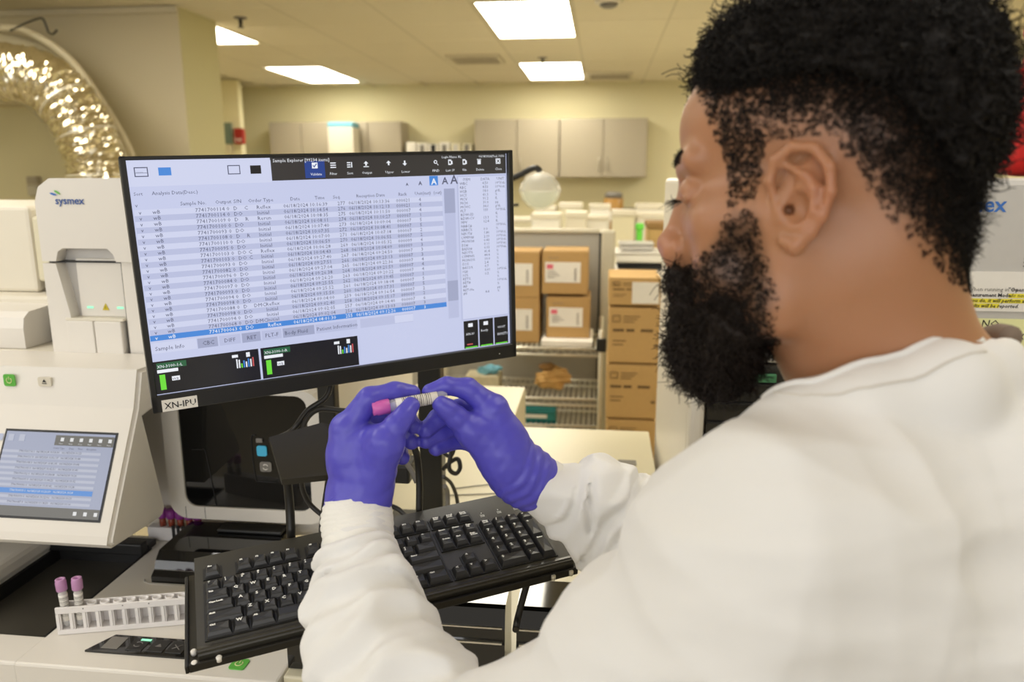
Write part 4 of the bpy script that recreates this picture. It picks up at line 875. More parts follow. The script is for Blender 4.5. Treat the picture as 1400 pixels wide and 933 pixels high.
row(1.5, 0, ['~\n`', '!\n1', '@\n2', '#\n3', '$\n4', '%\n5', '^\n6', '&\n7', '*\n8', '(\n9', ')\n0', '_\n-', '+\n=', '|\n\\', '<-', .25, 'Insert', 'Home', 'Page\nUp', .25, 'Num\nLock', '/', '*', '-'])
row(2.5, 0, [('Tab', 1.5)] + list('QWERTYUIOP') + ['[', ']', 1.5 + .25, 'Delete', 'End', 'Page\nDown', .25, '7', '8', '9'])
row(3.5, 0, [('Caps Lock', 1.75)] + list('ASDFGHJKL') + [';', "'", 2.25 + 3.5 + .25 - .25 + .0, '4', '5', '6'])
row(4.5, 0, [('Shift', 2.25)] + list('ZXCVBNM') + [',', '.', '/', ('Shift', 2.75), 1.25, '^', 1.25, '1', '2', '3'])
row(5.5, 0, [('Ctrl', 1.5), 'W', ('Alt', 1.5), ('', 6), ('Alt', 1.5), 'W', '=', ('Ctrl', 1.5), .25, '<', 'v', '>', .25, ('0', 2), '.'])
keys.append(('Enter', 12.75, 3.5, 2.25, 1)); keys.append(('', 13.5, 2.5, 1.5, 1)); keys.append(('+', 21.5, 2.5, 1, 2)); keys.append(('Enter', 21.5, 4.5, 1, 2))
bm = NB()
for s, x, y, w_, h_ in keys:
    o = bpy.data.objects.new('key', keymesh(w_, h_)); COL.objects.link(o); o.parent = kb; cx, cy = KX + (x + w_ / 2) * U, KY - (y + h_ / 2) * U; o.location = (cx, cy, 0)
    if s and len(s) > 0:
        sz = .0062 if len(s) == 1 else .0036; 
        mt = Matrix.Translation((KX + x * U + .0048, KY - y * U - (.0075 if len(s) == 1 else .0055), .0003)); add_text(bm, s, sz, mt, line=.9, bold=.0003)
obj('key_legend', bm, M['legend'], kb, kind='stuff')
bm = NB()
for k in range(3):
    lx = KX + (19 + 1.3 * k) * U; add_text(bm, ['Num\nLock', 'Caps\nLock', 'Scroll\nLock'][k], .003, Matrix.Translation((lx, KY - .6 * U, HZ + .0006)), line=.9, bold=.0001); 
    for q in range(1): lathe(bm, [(.0008, HZ), (.0008, HZ + .0008)], (lx + .003, KY - .3 * U, 0), n=8)
obj('lock_light', bm, M['legend'], kb)
place(kb, KM)
t = thing('keyboard_tray', 'black metal keyboard tray with white screw heads under the keyboard', 'tray')
bm = NB(); prism(bm, [(-.2345, .075), (.235, .075), (.262, .03), (.266, -.02), (.236, -.079), (-.2345, -.079)], 'z', HZ - .018, HZ - .014); obj('plate', bm, M['olive'], t)
bm = NB(); box(bm, (-.2345, -.083, HZ - .020), (.236, -.079, HZ - .009), .001); obj('front_lip', bm, M['metal'], t)
bm = NB(); box(bm, (-.2385, -.083, HZ - .020), (-.2345, .07, HZ - .01), .001); obj('side_lip', bm, M['metal'], t)
for q in ((-.229, -.062), (-.203, -.081), (-.2285, -.0795)):
    bm = NB(); lathe(bm, [(.0034, HZ - .014), (.0034, HZ - .009), (.002, HZ - .0075)], (q[0], q[1], 0), n=12); obj('screw', bm, M['paper'], t)
for q in ((.20, -.085), (.225, -.08)):
    bm = NB(); lathe(bm, [(.003, HZ - .016), (.003, HZ - .010)], (q[0], -.085, 0), n=10); obj('screw', bm, M['steel'], t)
bm = NB(); sweep(bm, [(-.05, .04, HZ - .03), (-.06, .11, HZ - .035), (-.03, .2, HZ + .02)], .01, n=8, smooth=4); obj('support_arm', bm, M['metal'], t)
place(t, KM)

# ================================================================== the man
BG = .05
class Grid:
    def __init__(s, lo, hi, h):
        s.lo = np.array(lo, float); s.h = h; s.n = np.ceil((np.array(hi) - s.lo) / h).astype(int) + 1
        s.D = np.full(tuple(s.n), BG, np.float32)
    def sub(s, lo, hi):
        i0 = np.clip(np.floor((np.array(lo) - s.lo) / s.h).astype(int), 0, s.n); i1 = np.clip(np.ceil((np.array(hi) - s.lo) / s.h).astype(int) + 1, 0, s.n)
        if np.any(i1 <= i0): return None, None
        sl = tuple(slice(a, b) for a, b in zip(i0, i1))
        g = [(s.lo[k] + s.h * np.arange(i0[k], i1[k])).astype(np.float32) for k in range(3)]
        return sl, np.meshgrid(*g, indexing='ij', sparse=True)
    def add(s, f, lo, hi, k=.01, op='u'):
        sl, P = s.sub(np.array(lo) - .03, np.array(hi) + .03)
        if sl is None: return
        d = f(*P).astype(np.float32); a = s.D[sl]
        if op == 'u':
            h = np.maximum(k - np.abs(a - d), 0) / max(k, 1e-6); s.D[sl] = np.minimum(a, d) - h * h * k * .25
        else:
            d = -d; h = np.maximum(k - np.abs(a - d), 0) / max(k, 1e-6); s.D[sl] = np.maximum(a, d) + h * h * k * .25
    def cone(s, a, b, ra, rb, k=.01, op='u', T=None):
        a = np.array(a, float); b = np.array(b, float)
        if T is not None: a = T(a); b = T(b)
        ab = b - a; L2 = max(ab @ ab, 1e-12)
        def f(X, Y, Z):
            x, y, z = X - a[0], Y - a[1], Z - a[2]; t = np.clip((x * ab[0] + y * ab[1] + z * ab[2]) / L2, 0, 1)
            return np.sqrt((x - t * ab[0]) ** 2 + (y - t * ab[1]) ** 2 + (z - t * ab[2]) ** 2) - (ra + (rb - ra) * t)
        r = max(ra, rb); s.add(f, np.minimum(a, b) - r, np.maximum(a, b) + r, k, op)
    def ell(s, c, rad, k=.01, op='u', T=None, Rm=None, Rl=None):
        c = np.array(c, float); rad = np.array(rad, float)
        Q = np.eye(3) if Rm is None else Rm
        if Rl is not None: Q = Q @ Rl
        if T is not None: c = T(c)
        ext = np.sqrt(((Q * rad) ** 2).sum(1))
        def f(X, Y, Z):
            x, y, z = X - c[0], Y - c[1], Z - c[2]
            u = (Q[0, 0] * x + Q[1, 0] * y + Q[2, 0] * z) / rad[0]; v = (Q[0, 1] * x + Q[1, 1] * y + Q[2, 1] * z) / rad[1]; w_ = (Q[0, 2] * x + Q[1, 2] * y + Q[2, 2] * z) / rad[2]
            k0 = np.sqrt(u * u + v * v + w_ * w_); k1 = np.sqrt((u / rad[0]) ** 2 + (v / rad[1]) ** 2 + (w_ / rad[2]) ** 2)
            return np.where(k1 > 1e-6, k0 * (k0 - 1) / np.maximum(k1, 1e-6), -rad.min())
        s.add(f, c - ext, c + ext, k, op)
    def chain(s, pts, k=.01, ko=None, T=None):
        for p, q in zip(pts[:-1], pts[1:]): s.cone(p[:3], q[:3], p[3], q[3], k, T=T)
    def displace(s, f, width=.03):
        m = np.abs(s.D) < width; idx = np.nonzero(m)
        P = [s.lo[i] + s.h * idx[i] for i in range(3)]; s.D[idx] += f(*P).astype(np.float32)
    def mesh(s, name):
        g = vdb.FloatGrid(float(s.D.max())); g.copyFromArray(s.D)
        pts, tris, quads = g.convertToPolygons(0.0, 0.0)
        pts = np.asarray(pts) * s.h + s.lo
        me = bpy.data.meshes.new(name); quads = np.asarray(quads)[:, ::-1]
        me.vertices.add(len(pts)); me.vertices.foreach_set('co', pts.astype(np.float32).ravel())
        nq = len(quads); me.loops.add(nq * 4); me.loops.foreach_set('vertex_index', quads.astype(np.int32).ravel())
        me.polygons.add(nq); me.polygons.foreach_set('loop_start', np.arange(0, nq * 4, 4, dtype=np.int32)); me.polygons.foreach_set('loop_total', np.full(nq, 4, dtype=np.int32))
        me.update(calc_edges=True); me.validate()
        bb = bmesh.new(); bb.from_mesh(me); bmesh.ops.recalc_face_normals(bb, faces=bb.faces[:]); bb.to_mesh(me); bb.free()
        me.polygons.foreach_set('use_smooth', [True] * len(me.polygons))
        return me
def A4(px, py, f, r): p = at(px, py, f); return (p[0], p[1], p[2], r)

# head frame: origin midway between the ears, x to his right, y forward, z up
HE = Euler((R(-4.5), R(5.6), R(68.5)), 'XYZ').to_matrix(); HR = np.array(HE); HT = np.array([.1605, .626, 1.4705])
def T(p): return HR @ np.array(p, float) + HT
def toL(P): return (P - HT) @ HR

man = thing('person', 'bearded man in white lab coat and violet gloves holding up a blood tube', 'person', (.42, .62, 0))
# --- body: head, neck, shoulders
g = Grid((-.02, .30, 1.16), (.62, .95, 1.66), .0018)
g.ell((0, -.010, .070), (.076, .098, .076), .02, T=T, Rm=HR)
g.ell((0, -.035, .045), (.073, .072, .070), .02, T=T, Rm=HR)
g.ell((0, .035, .070), (.064, .064, .055), .02, T=T, Rm=HR)
g.ell((0, .030, -.005), (.064, .068, .070), .02, T=T, Rm=HR)
for s in (-1, 1):
    g.cone((s * .056, .004, -.020), (s * .050, .020, -.068), .018, .015, .02, T=T)
    g.cone((s * .050, .020, -.068), (s * .018, .075, -.098), .015, .016, .02, T=T)
    g.cone((s * .047, .062, -.004), (s * .058, .02, .002), .017, .016, .02, T=T)
    g.cone((s * .040, .058, -.045), (s * .03, .07, -.07), .02, .018, .02, T=T)
    g.cone((s * .012, .092, .042), (s * .045, .078, .044), .010, .010, .012, T=T)
    g.ell((s * .033, .100, .020), (.017, .014, .012), .012, 's', T=T, Rm=HR)
    g.ell((s * .032, .080, .021), (.015, .014, .0125), .004, T=T, Rm=HR)
    g.cone((s * .020, .0925, .0165), (s * .046, .0845, .0155), .0022, .0020, .003, T=T)
    g.cone((s * .014, .099, -.022), (s * .012, .106, -.024), .0085, .007, .006, T=T)
g.cone((0, .092, -.075), (0, .082, -.098), .017, .018, .02, T=T)
g.cone((0, .092, .032), (0, .106, -.012), .0085, .0095, .012, T=T)
g.ell((0, .110, -.018), (.0120, .012, .0110), .008, T=T, Rm=HR)
g.cone((0, .098, -.035), (0, .096, -.05), .014, .015, .015, T=T)
g.cone((-.020, .098, -.050), (.020, .098, -.050), .0055, .0055, .006, T=T); g.cone((0, .104, -.049), (0, .104, -.051), .006, .006, .006, T=T)
g.cone((-.018, .096, -.062), (.018, .096, -.062), .006, .006, .005, T=T); g.cone((0, .102, -.062), (0, .102, -.063), .007, .007, .006, T=T)
g.cone((0, -.045, -.015), (0, -.045, -.01), .055, .055, .03, T=T)
# neck, trapezius and shoulders (mostly under the coat)
def W3(px, py, f): return at(px, py, f)
nk0 = T((0, -.020, -.05)); nk1 = W3(1235, 560, .62)
g.cone(nk0, nk1, .056, .066, .035)
g.cone(T((0, -.050, -.02)), W3(1252, 545, .615), .042, .053, .03)
g.cone(T((.03, .02, -.055)), W3(1160, 560, .60), .026, .03, .03)
g.cone(W3(1250, 590, .62), W3(1120, 700, .58), .06, .06, .03); g.cone(W3(1250, 590, .64), W3(1240, 640, .74), .06, .055, .03)
g.cone(W3(1280, 600, .62), W3(1330, 700, .62), .08, .09, .03)
# ears
for s in (-1, 1):
    E = lambda y, z, x: (s * x, y + .004, z + .004)
    g.ell((s * .0735, -.002, .008), (.007, .015, .026), .006, T=T, Rm=HR, Rl=np.array(Matrix.Rotation(R(12), 3, 'X')))
    hx = [(.010, .002, .0755), (.013, .016, .0795), (.009, .030, .0830), (-.003, .0375, .0855), (-.017, .035, .0880), (-.0265, .022, .0895), (-.0275, .006, .0880), (-.022, -.010, .0850), (-.014, -.021, .0815), (-.004, -.029, .0785), (.004, -.025, .0755)]
    rr_ = [.0028, .0032, .0035, .0037, .0038, .0038, .0036, .0034, .0042, .0062, .0045]
    for i in range(len(hx) - 1): g.cone(E(*hx[i]), E(*hx[i + 1]), rr_[i], rr_[i + 1], .0025, T=T)
    g.ell((s * .079, -.013, .014), (.0045, .013, .024), .004, T=T, Rm=HR, Rl=np.array(Matrix.Rotation(R(12), 3, 'X')) @ np.array(Matrix.Rotation(R(-14 * s), 3, 'Z')))
    ax = [(.002, .026, .081), (-.010, .020, .085), (-.0175, .008, .0855), (-.016, -.006, .0835), (-.010, -.016, .080), (-.003, -.017, .078)]
    for i in range(len(ax) - 1): g.cone(E(*ax[i]), E(*ax[i + 1]), .0028, .003, .006, T=T)
    g.cone(E(.007, -.003, .0755), E(.006, -.010, .0755), .0042, .0035, .003, T=T)
    g.ell(E(-.005, -.003, .083), (.008, .0085, .0105), .003, 's', T=T, Rm=HR)
    g.cone(E(-.001, -.004, .082), E(.002, -.004, .066), .0042, .0030, .002, 's', T=T)
    g.cone(E(-.001, .027, .0865), E(-.019, .020, .0885), .0022, .0022, .003, 's', T=T)
    g.cone(E(-.021, .014, .0895), E(-.0205, -.002, .089), .0019, .0018, .003, 's', T=T)
body_me = g.mesh('body')
nv = len(body_me.vertices); co = np.empty(nv * 3, np.float32); body_me.vertices.foreach_get('co', co); co = co.reshape(-1, 3).astype(float); L = toL(co)
no = np.empty(nv * 3, np.float32); body_me.vertex_normals.foreach_get('vector', no); no = no.reshape(-1, 3).astype(float)
ZY = np.array([[-.14, -.078], [-.115, -.072], [-.095, -.058], [-.078, -.040], [-.060, -.018], [-.045, .004], [-.034, .024], [-.024, .037], [-.010, .044], [.010, .043], [.022, .038], [.027, .0], [.048, -.005], [.052, .03], [.060, .05], [.070, .075], [.080, .098], [.13, .100]])
def smooth01(x): x = np.clip(x, 0, 1); return x * x * (3 - 2 * x)
def vnoise(P, f, seed=0):
    r_ = np.random.RandomState(seed); v = np.zeros(len(P))
    for k in range(7): d = r_.randn(3); d /= np.linalg.norm(d); v += np.sin(P @ d * f * (1 + .35 * k) + r_.rand() * 6.28) 
    return v / 7 * 1.6
# colour map of the skin: stubble shadow along the fade and beard
def hairmask(L, P):
    zl = np.interp(L[:, 1], ZY[:, 0], ZY[:, 1]); hgt = L[:, 2] - zl
    m = smooth01((hgt + .004) / .050)
    m = m * np.where((L[:, 1] > .018) & (L[:, 2] < .085), .55, 1.0)
    return np.where(L[:, 2] < -.085, 0, m)
def beardmask(L, P):
    y, z = L[:, 1], L[:, 2]
    cheek = np.interp(y, [.0, .045, .06, .08, .10, .12], [.02, .008, -.012, -.030, -.032, -.034])
    rear = np.interp(z, [-.13, -.095, -.06, -.02, .02], [.030, .012, .008, .016, .026])
    m = smooth01((cheek - z) / .022) * smooth01((y - rear) / .018) * smooth01((z + .15) / .02)
    return m
hm = hairmask(L, co); bmk = beardmask(L, co)
dark = np.clip(hm * .62 + .12 * (hm > .05) * vnoise(co, 420, 1) + bmk * .72, 0, .96)
isneck = L[:, 2] < -.075
attr = body_me.color_attributes.new('growth', 'FLOAT_COLOR', 'POINT')
lip = np.exp(-(((L[:, 2] + .056) / .009) ** 2)) * (L[:, 1] > .092)
redd = np.exp(-((L[:, 1] - .118) / .02) ** 2 - ((L[:, 2] + .018) / .018) ** 2)
earr = np.exp(-((np.abs(L[:, 0]) - .086) / .01) ** 2 - ((L[:, 1] + .03) / .03) ** 2 - ((L[:, 2] - .008) / .035) ** 2)
cols = np.stack([dark, np.clip(.4 * earr + .35 * redd + .7 * lip, 0, 1), np.zeros(nv), np.ones(nv)], 1).astype(np.float32)
attr.data.foreach_set('color', cols.ravel())
skin = mat('brown_skin', rgb(172, 122, 88), .42, bump=.12, scale=900, vary=.03, sss=.25)
nt = skin.node_tree; bs = nt.nodes['Principled BSDF']; src = bs.inputs['Base Color'].links[0].from_socket
at_ = nt.nodes.new('ShaderNodeAttribute'); at_.attribute_name = 'growth'; sp = nt.nodes.new('ShaderNodeSeparateColor'); nt.links.new(at_.outputs['Color'], sp.inputs[0])
m1 = nt.nodes.new('ShaderNodeMix'); m1.data_type = 'RGBA'; nt.links.new(sp.outputs[1], m1.inputs[0]); nt.links.new(src, m1.inputs[6]); m1.inputs[7].default_value = (*rgb(182, 112, 84), 1)
m2 = nt.nodes.new('ShaderNodeMix'); m2.data_type = 'RGBA'; nt.links.new(sp.outputs[0], m2.inputs[0]); nt.links.new(m1.outputs[2], m2.inputs[6]); m2.inputs[7].default_value = (*rgb(34, 24, 19), 1); nt.links.new(m2.outputs[2], bs.inputs['Base Color'])
body = obj('body', body_me, skin, man)
WMi = WM[man.name]

# --- hair: dense mass plus curls
hair_m = mat('black_hair', (.010, .0075, .006), .62, spec=.25, scale=300, vary=.3)
beard_m = mat('dark_beard_hair', (.016, .010, .007), .6, spec=.25, scale=300, vary=.3)
gh = Grid(np.array(HT) - .2, np.array(HT) + np.array([.2, .2, .24]), .0028)
gh.ell((0, -.024, .086), (.083, .101, .086), .02, T=T, Rm=HR)
gh.ell((0, .032, .112), (.062, .048, .045), .02, T=T, Rm=HR)
gh.ell((0, -.058, .062), (.076, .066, .078), .02, T=T, Rm=HR)
def noisef(amp, f, seed):
    r_ = np.random.RandomState(seed); ds = [(lambda d: d / np.linalg.norm(d) * f * (1 + .3 * k))(r_.randn(3)) for k in range(6)]; ph = r_.rand(6) * 6.28
    return lambda X, Y, Z: amp * sum(np.sin(X * d[0] + Y * d[1] + Z * d[2] + p) for d, p in zip(ds, ph)) / 3
gh.displace(noisef(.004, 190, 3)); gh.displace(noisef(.0018, 480, 4))
def cutter(X, Y, Z):   # keeps the mass above a rising fade line
    x, y, z = X - HT[0], Y - HT[1], Z - HT[2]
    ly = HR[0, 1] * x + HR[1, 1] * y + HR[2, 1] * z; lz = HR[0, 2] * x + HR[1, 2] * y + HR[2, 2] * z; lx = HR[0, 0] * x + HR[1, 0] * y + HR[2, 0] * z
    zl = np.interp(ly, [-.14, -.11, -.09, -.06, -.02, .03, .06, .085, .12], [-.02, .0, .035, .074, .094, .092, .094, .104, .106])
    return -(lz - zl) * .8     # negative inside the kept side
sl, P_ = gh.sub(gh.lo, gh.lo + gh.n * gh.h)
gh.D = np.maximum(gh.D, cutter(*P_).astype(np.float32))
hair_me = gh.mesh('hair')
hair = obj('hair', hair_me, hair_m, man)
def curls(name, pts, nrm, lens, rad, coil, m, parent, seed, seg=9, turns=1.6, gravity=0.0):
    'short coiled strands as one mesh'
    n = len(pts); r_ = np.random.RandomState(seed); a = r_.randn(n, 3); u = np.cross(nrm, a); u /= np.linalg.norm(u, axis=1)[:, None] + 1e-9; v = np.cross(nrm, u)
    ph = r_.rand(n) * 6.28; tn = turns * (.7 + .6 * r_.rand(n)); lean = r_.randn(n, 3) * .45
    t = np.linspace(0, 1, seg); ctr = np.empty((n, seg, 3))
    for i, tt in enumerate(t):
        an = ph + tn * 6.28 * tt; c_ = coil * min(1, tt * 3 + .25)
        ctr[:, i] = pts + (nrm + lean * tt) * (lens * tt)[:, None] + c_ * (u * np.cos(an)[:, None] + v * np.sin(an)[:, None]) + np.array([0, 0, -gravity]) * tt
    tg = np.gradient(ctr, axis=1); tg /= np.linalg.norm(tg, axis=2)[:, :, None] + 1e-9
    s1 = np.cross(tg, nrm[:, None, :] + .3); s1 /= np.linalg.norm(s1, axis=2)[:, :, None] + 1e-9; s2 = np.cross(tg, s1)
    V = np.empty((n, seg, 3, 3)); rr = rad * (1 - .6 * t)
    for k in range(3): V[:, :, k] = ctr + rr[None, :, None] * (math.cos(2.094 * k) * s1 + math.sin(2.094 * k) * s2)
    base = (np.arange(n) * seg * 3)[:, None, None]; i = np.arange(seg - 1)[None, :, None] * 3; k = np.arange(3)[None, None, :]
    q = np.stack([base + i + k, base + i + (k + 1) % 3, base + i + 3 + (k + 1) % 3, base + i + 3 + k], -1).reshape(-1, 4)
    me = bpy.data.meshes.new(name); V = V.reshape(-1, 3); me.vertices.add(len(V)); me.vertices.foreach_set('co', V.astype(np.float32).ravel())
    me.loops.add(len(q) * 4); me.loops.foreach_set('vertex_index', q.astype(np.int32).ravel()); me.polygons.add(len(q)); me.polygons.foreach_set('loop_start', np.arange(0, len(q) * 4, 4, dtype=np.int32)); me.polygons.foreach_set('loop_total', np.full(len(q), 4, dtype=np.int32))
    me.update(calc_edges=True)
    o = obj(name, me, m, parent, kind='stuff'); return o
def vdata(me, P0=None):
    n = len(me.vertices); c_ = np.empty(n * 3, np.float32); me.vertices.foreach_get('co', c_); c_ = c_.reshape(-1, 3).astype(float)
    q = np.empty(n * 3, np.float32); me.vertex_normals.foreach_get('vector', q); return c_, q.reshape(-1, 3).astype(float)
off = np.array(WMi.translation)
hc, hn = vdata(hair_me); hc = hc + off
rs_ = np.random.RandomState(11)
pick = rs_.choice(len(hc), 9000)
sel = pick; curls('hair_curl', hc[sel] - hn[sel] * .002, hn[sel], .006 + .008 * rs_.rand(len(sel)), .00085, .0026, hair_m, hair, 5, turns=1.5)
# fade curls on scalp
cand = np.nonzero((hm > .10) & (L[:, 2] < .11) & (np.abs(L[:, 0]) < .08) & (~((np.abs(L[:, 0]) > .074) & (L[:, 2] < .048) & (L[:, 1] > -.026))))[0]
pr = .15 + hm[cand] ** 1.2 * (.75 + .5 * vnoise(co[cand], 260, 8)); pr = np.clip(pr, 0, 1); cand = cand[rs_.rand(len(cand)) < pr]
sel = rs_.choice(cand, min(22000, len(cand)), replace=False)
curls('fade_curl', co[sel], no[sel], (.0008 + .0030 * hm[sel] + .0055 * hm[sel] ** 4) * (.6 + .6 * rs_.rand(len(sel))), .00042, .0014, hair_m, hair, 6, turns=1.2, seg=7)
# --- beard mass and curls
gb = Grid(np.array(HT) - .2, np.array(HT) + .2, .0026)
gb.ell((0, .074, -.098), (.040, .034, .036), .015, T=T, Rm=HR)
gb.ell((0, .072, -.115), (.034, .032, .027), .015, T=T, Rm=HR)
for s in (-1, 1):
    gb.cone((s * .052, .040, -.062), (s * .044, .050, -.084), .008, .014, .012, T=T)
    gb.cone((s * .044, .050, -.084), (s * .018, .074, -.105), .015, .024, .015, T=T)
    gb.cone((s * .042, .066, -.050), (s * .042, .058, -.080), .008, .015, .015, T=T)
    gb.cone((s * .006, .104, -.038), (s * .030, .092, -.050), .0065, .0085, .008, T=T)
    gb.cone((s * .030, .092, -.050), (s * .036, .076, -.075), .0085, .015, .010, T=T)
gb.ell((0, .090, -.082), (.022, .015, .015), .01, T=T, Rm=HR)
gb.displace(noisef(.0030, 210, 13)); gb.displace(noisef(.0014, 520, 14))
beard_me = gb.mesh('beard'); beard = obj('beard', beard_me, beard_m, man)
bc, bn = vdata(beard_me); bc = bc + off
sel = rs_.choice(len(bc), 7000); curls('beard_curl', bc[sel] - bn[sel] * .002, bn[sel], .004 + .007 * rs_.rand(len(sel)), .0006, .0022, beard_m, beard, 7, turns=1.3, gravity=.003)
cand = np.nonzero((bmk > .12))[0]; cand = cand[rs_.rand(len(cand)) < np.clip(bmk[cand] * .9, 0, 1)]; sel = rs_.choice(cand, min(4000, len(cand)), replace=False)
curls('cheek_curl', co[sel], no[sel], .002 + .003 * rs_.rand(len(sel)), .0005, .0017, beard_m, beard, 8, turns=1.1, seg=6)
# eyebrows and lashes
Lb = L; cand = np.nonzero((np.abs(L[:, 2] - .0475 + .18 * np.maximum(np.abs(L[:, 0]) - .038, 0)) < .0048) & (np.abs(L[:, 0]) > .010) & (np.abs(L[:, 0]) < .046) & (L[:, 1] > .07))[0]
sel = rs_.choice(cand, min(900, len(cand)), replace=False); curls('eyebrow', co[sel], no[sel] * .5 + (HR @ np.array([0, .1, .6])), np.full(len(sel), .0026), .00045, .0006, hair_m, man, 9, turns=.3, seg=5)
pts = np.array([T((s * x, .0965 - abs(x - .032) * .25, .0155)) for s in (-1, 1) for x in np.linspace(.021, .045, 26)])
nn = np.array([HR @ np.array([0, 1.0, -.45])] * len(pts)); curls('eyelash', pts, nn, np.full(len(pts), .0075), .0005, .0004, hair_m, man, 10, turns=.2, seg=5)

# --- lab coat
coat_m = mat('white_coat_cloth', rgb(231, 230, 228), .78, bump=.10, scale=1400, vary=.02, spec=.25)
cuff_m = mat('white_knit_cuff', rgb(240, 238, 232), .85, bump=.25, scale=1600, spec=.2)
gc = Grid((-.36, .28, .86), (.98, 1.05, 1.56), .0033)
# left sleeve (nearest the camera)
LS = [A4(489, 712, .862, .040), A4(490, 745, .845, .0375), A4(495, 775, .828, .0405), A4(499, 800, .812, .046), A4(500, 832, .79, .0555), A4(509, 868, .765, .0585), A4(541, 930, .73, .066), A4(585, 1050, .68, .070)]
gc.chain(LS, .012)
gc.chain([A4(585, 1050, .68, .070), A4(765, 1030, .64, .078), A4(895, 915, .60, .082), A4(1030, 790, .545, .084), A4(1080, 740, .54, .085)], .03)
# right sleeve
RS = [A4(742, 662, .925, .0315), A4(765, 676, .93, .037), A4(790, 690, .93, .044), A4(812, 690, .93, .054), A4(850, 720, .93, .062), A4(960, 830, .90, .066)]
gc.chain(RS, .012); gc.chain([A4(960, 830, .90, .066), A4(1240, 650, .77, .078)], .03)
gc.cone(at(812, 655, .925), at(818, 668, .925), .017, .02, .01)
# shoulders, back and chest
gc.chain([A4(1080, 740, .54, .085), A4(1175, 668, .585, .078), A4(1290, 640, .61, .085)], .04)
gc.chain([A4(1290, 640, .61, .085), A4(1375, 665, .61, .078), A4(1520, 720, .61, .10)], .03)
gc.cone(at(1240, 650, .72), at(1240, 650, .77), .08, .078, .04)
gc.chain([A4(1160, 790, .57, .10), A4(1250, 1000, .60, .13)], .05); gc.chain([A4(1350, 800, .60, .13), A4(1450, 1000, .62, .15)], .06)
gc.chain([A4(1520, 740, .61, .105), A4(1600, 1000, .62, .15)], .06); gc.cone(at(1150, 720, .66), at(1230, 950, .7), .09, .12, .05)
gc.cone(at(1100, 690, .66), at(1110, 640, .66), .045, .04, .03)
# folds: soft swells along the cloth
def bend(freq, amp, seed, dirs=5):
    r_ = np.random.RandomState(seed); dd = [(lambda d: d / np.linalg.norm(d))(r_.randn(3)) for _ in range(dirs)]; ph = r_.rand(dirs) * 6.28
    def f(X, Y, Z):
        wx = .012 * np.sin(Y * 19 + Z * 11); wy = .012 * np.sin(X * 17 + Z * 13); s_ = 0
        for k in range(dirs): s_ = s_ + np.abs(np.sin((X + wx) * dd[k][0] * freq + (Y + wy) * dd[k][1] * freq + Z * dd[k][2] * freq + ph[k])) - .64
        return amp * s_ / dirs
    return f
gc.displace(bend(34, .022, 5)); gc.displace(bend(75, .005, 9))
# bunching rings near the wrists
def ringf(pts, amp, period, s0, s1):
    P0 = np.array([p[:3] for p in pts]); 
    def f(X, Y, Z):
        best = np.full(X.shape, 9.); s_at = np.zeros(X.shape); acc = 0
        for a, b in zip(P0[:-1], P0[1:]):
            ab = b - a; Ls = np.linalg.norm(ab); t_ = np.clip(((X - a[0]) * ab[0] + (Y - a[1]) * ab[1] + (Z - a[2]) * ab[2]) / Ls ** 2, 0, 1)
            d = np.sqrt((X - a[0] - t_ * ab[0]) ** 2 + (Y - a[1] - t_ * ab[1]) ** 2 + (Z - a[2] - t_ * ab[2]) ** 2); m = d < best; best = np.where(m, d, best); s_at = np.where(m, acc + t_ * Ls, s_at); acc += Ls
        wob = .006 * np.sin(X * 60 + Z * 40) + .004 * np.sin(Y * 90)
        return np.where(best < .09, amp * np.sin((s_at + wob) / period * 6.28) * smooth01((s_at - s0) / .02) * smooth01((s1 - s_at) / .03), 0)
    return f
gc.displace(ringf(LS, .0045, .026, .02, .10)); gc.displace(ringf(LS, .006, .055, .07, .26)); gc.displace(ringf(RS, .005, .026, .02, .13))
# opening for the neck
gc.cone(T((0, -.03, -.03)), at(1228, 548, .62), .060, .074, .006, 's'); gc.cone(T((.03, .03, -.055)), at(1150, 545, .615), .035, .048, .01, 's')
gc.chain([A4(1068, 592, .590, .020), A4(1110, 578, .562, .024), A4(1190, 556, .548, .030), A4(1290, 535, .545, .034), A4(1345, 515, .575, .025), A4(1374, 486, .60, .014)], .016)
coat_me = gc.mesh('lab_coat')
coat = obj('lab_coat', coat_me, coat_m, man)
# knit cuffs
gk = Grid((-.34, .70, 1.05), (.02, .95, 1.24), .0016)
gk.chain([A4(489, 688, .874, .0355), A4(488, 712, .862, .0375), A4(491, 742, .846, .038)], .01)
gk.displace(ringf([A4(489, 688, .874, 0), A4(491, 742, .846, 0)], .0008, .0065, -.1, .2)); 
obj('knit_cuff', gk.mesh('knit_cuff'), cuff_m, man)
gk = Grid((-.14, .74, 1.05), (.06, .98, 1.24), .0016); gk.chain([A4(716, 652, .918, .0305), A4(745, 664, .926, .033)], .01); obj('knit_cuff', gk.mesh('knit_cuff'), cuff_m, man)
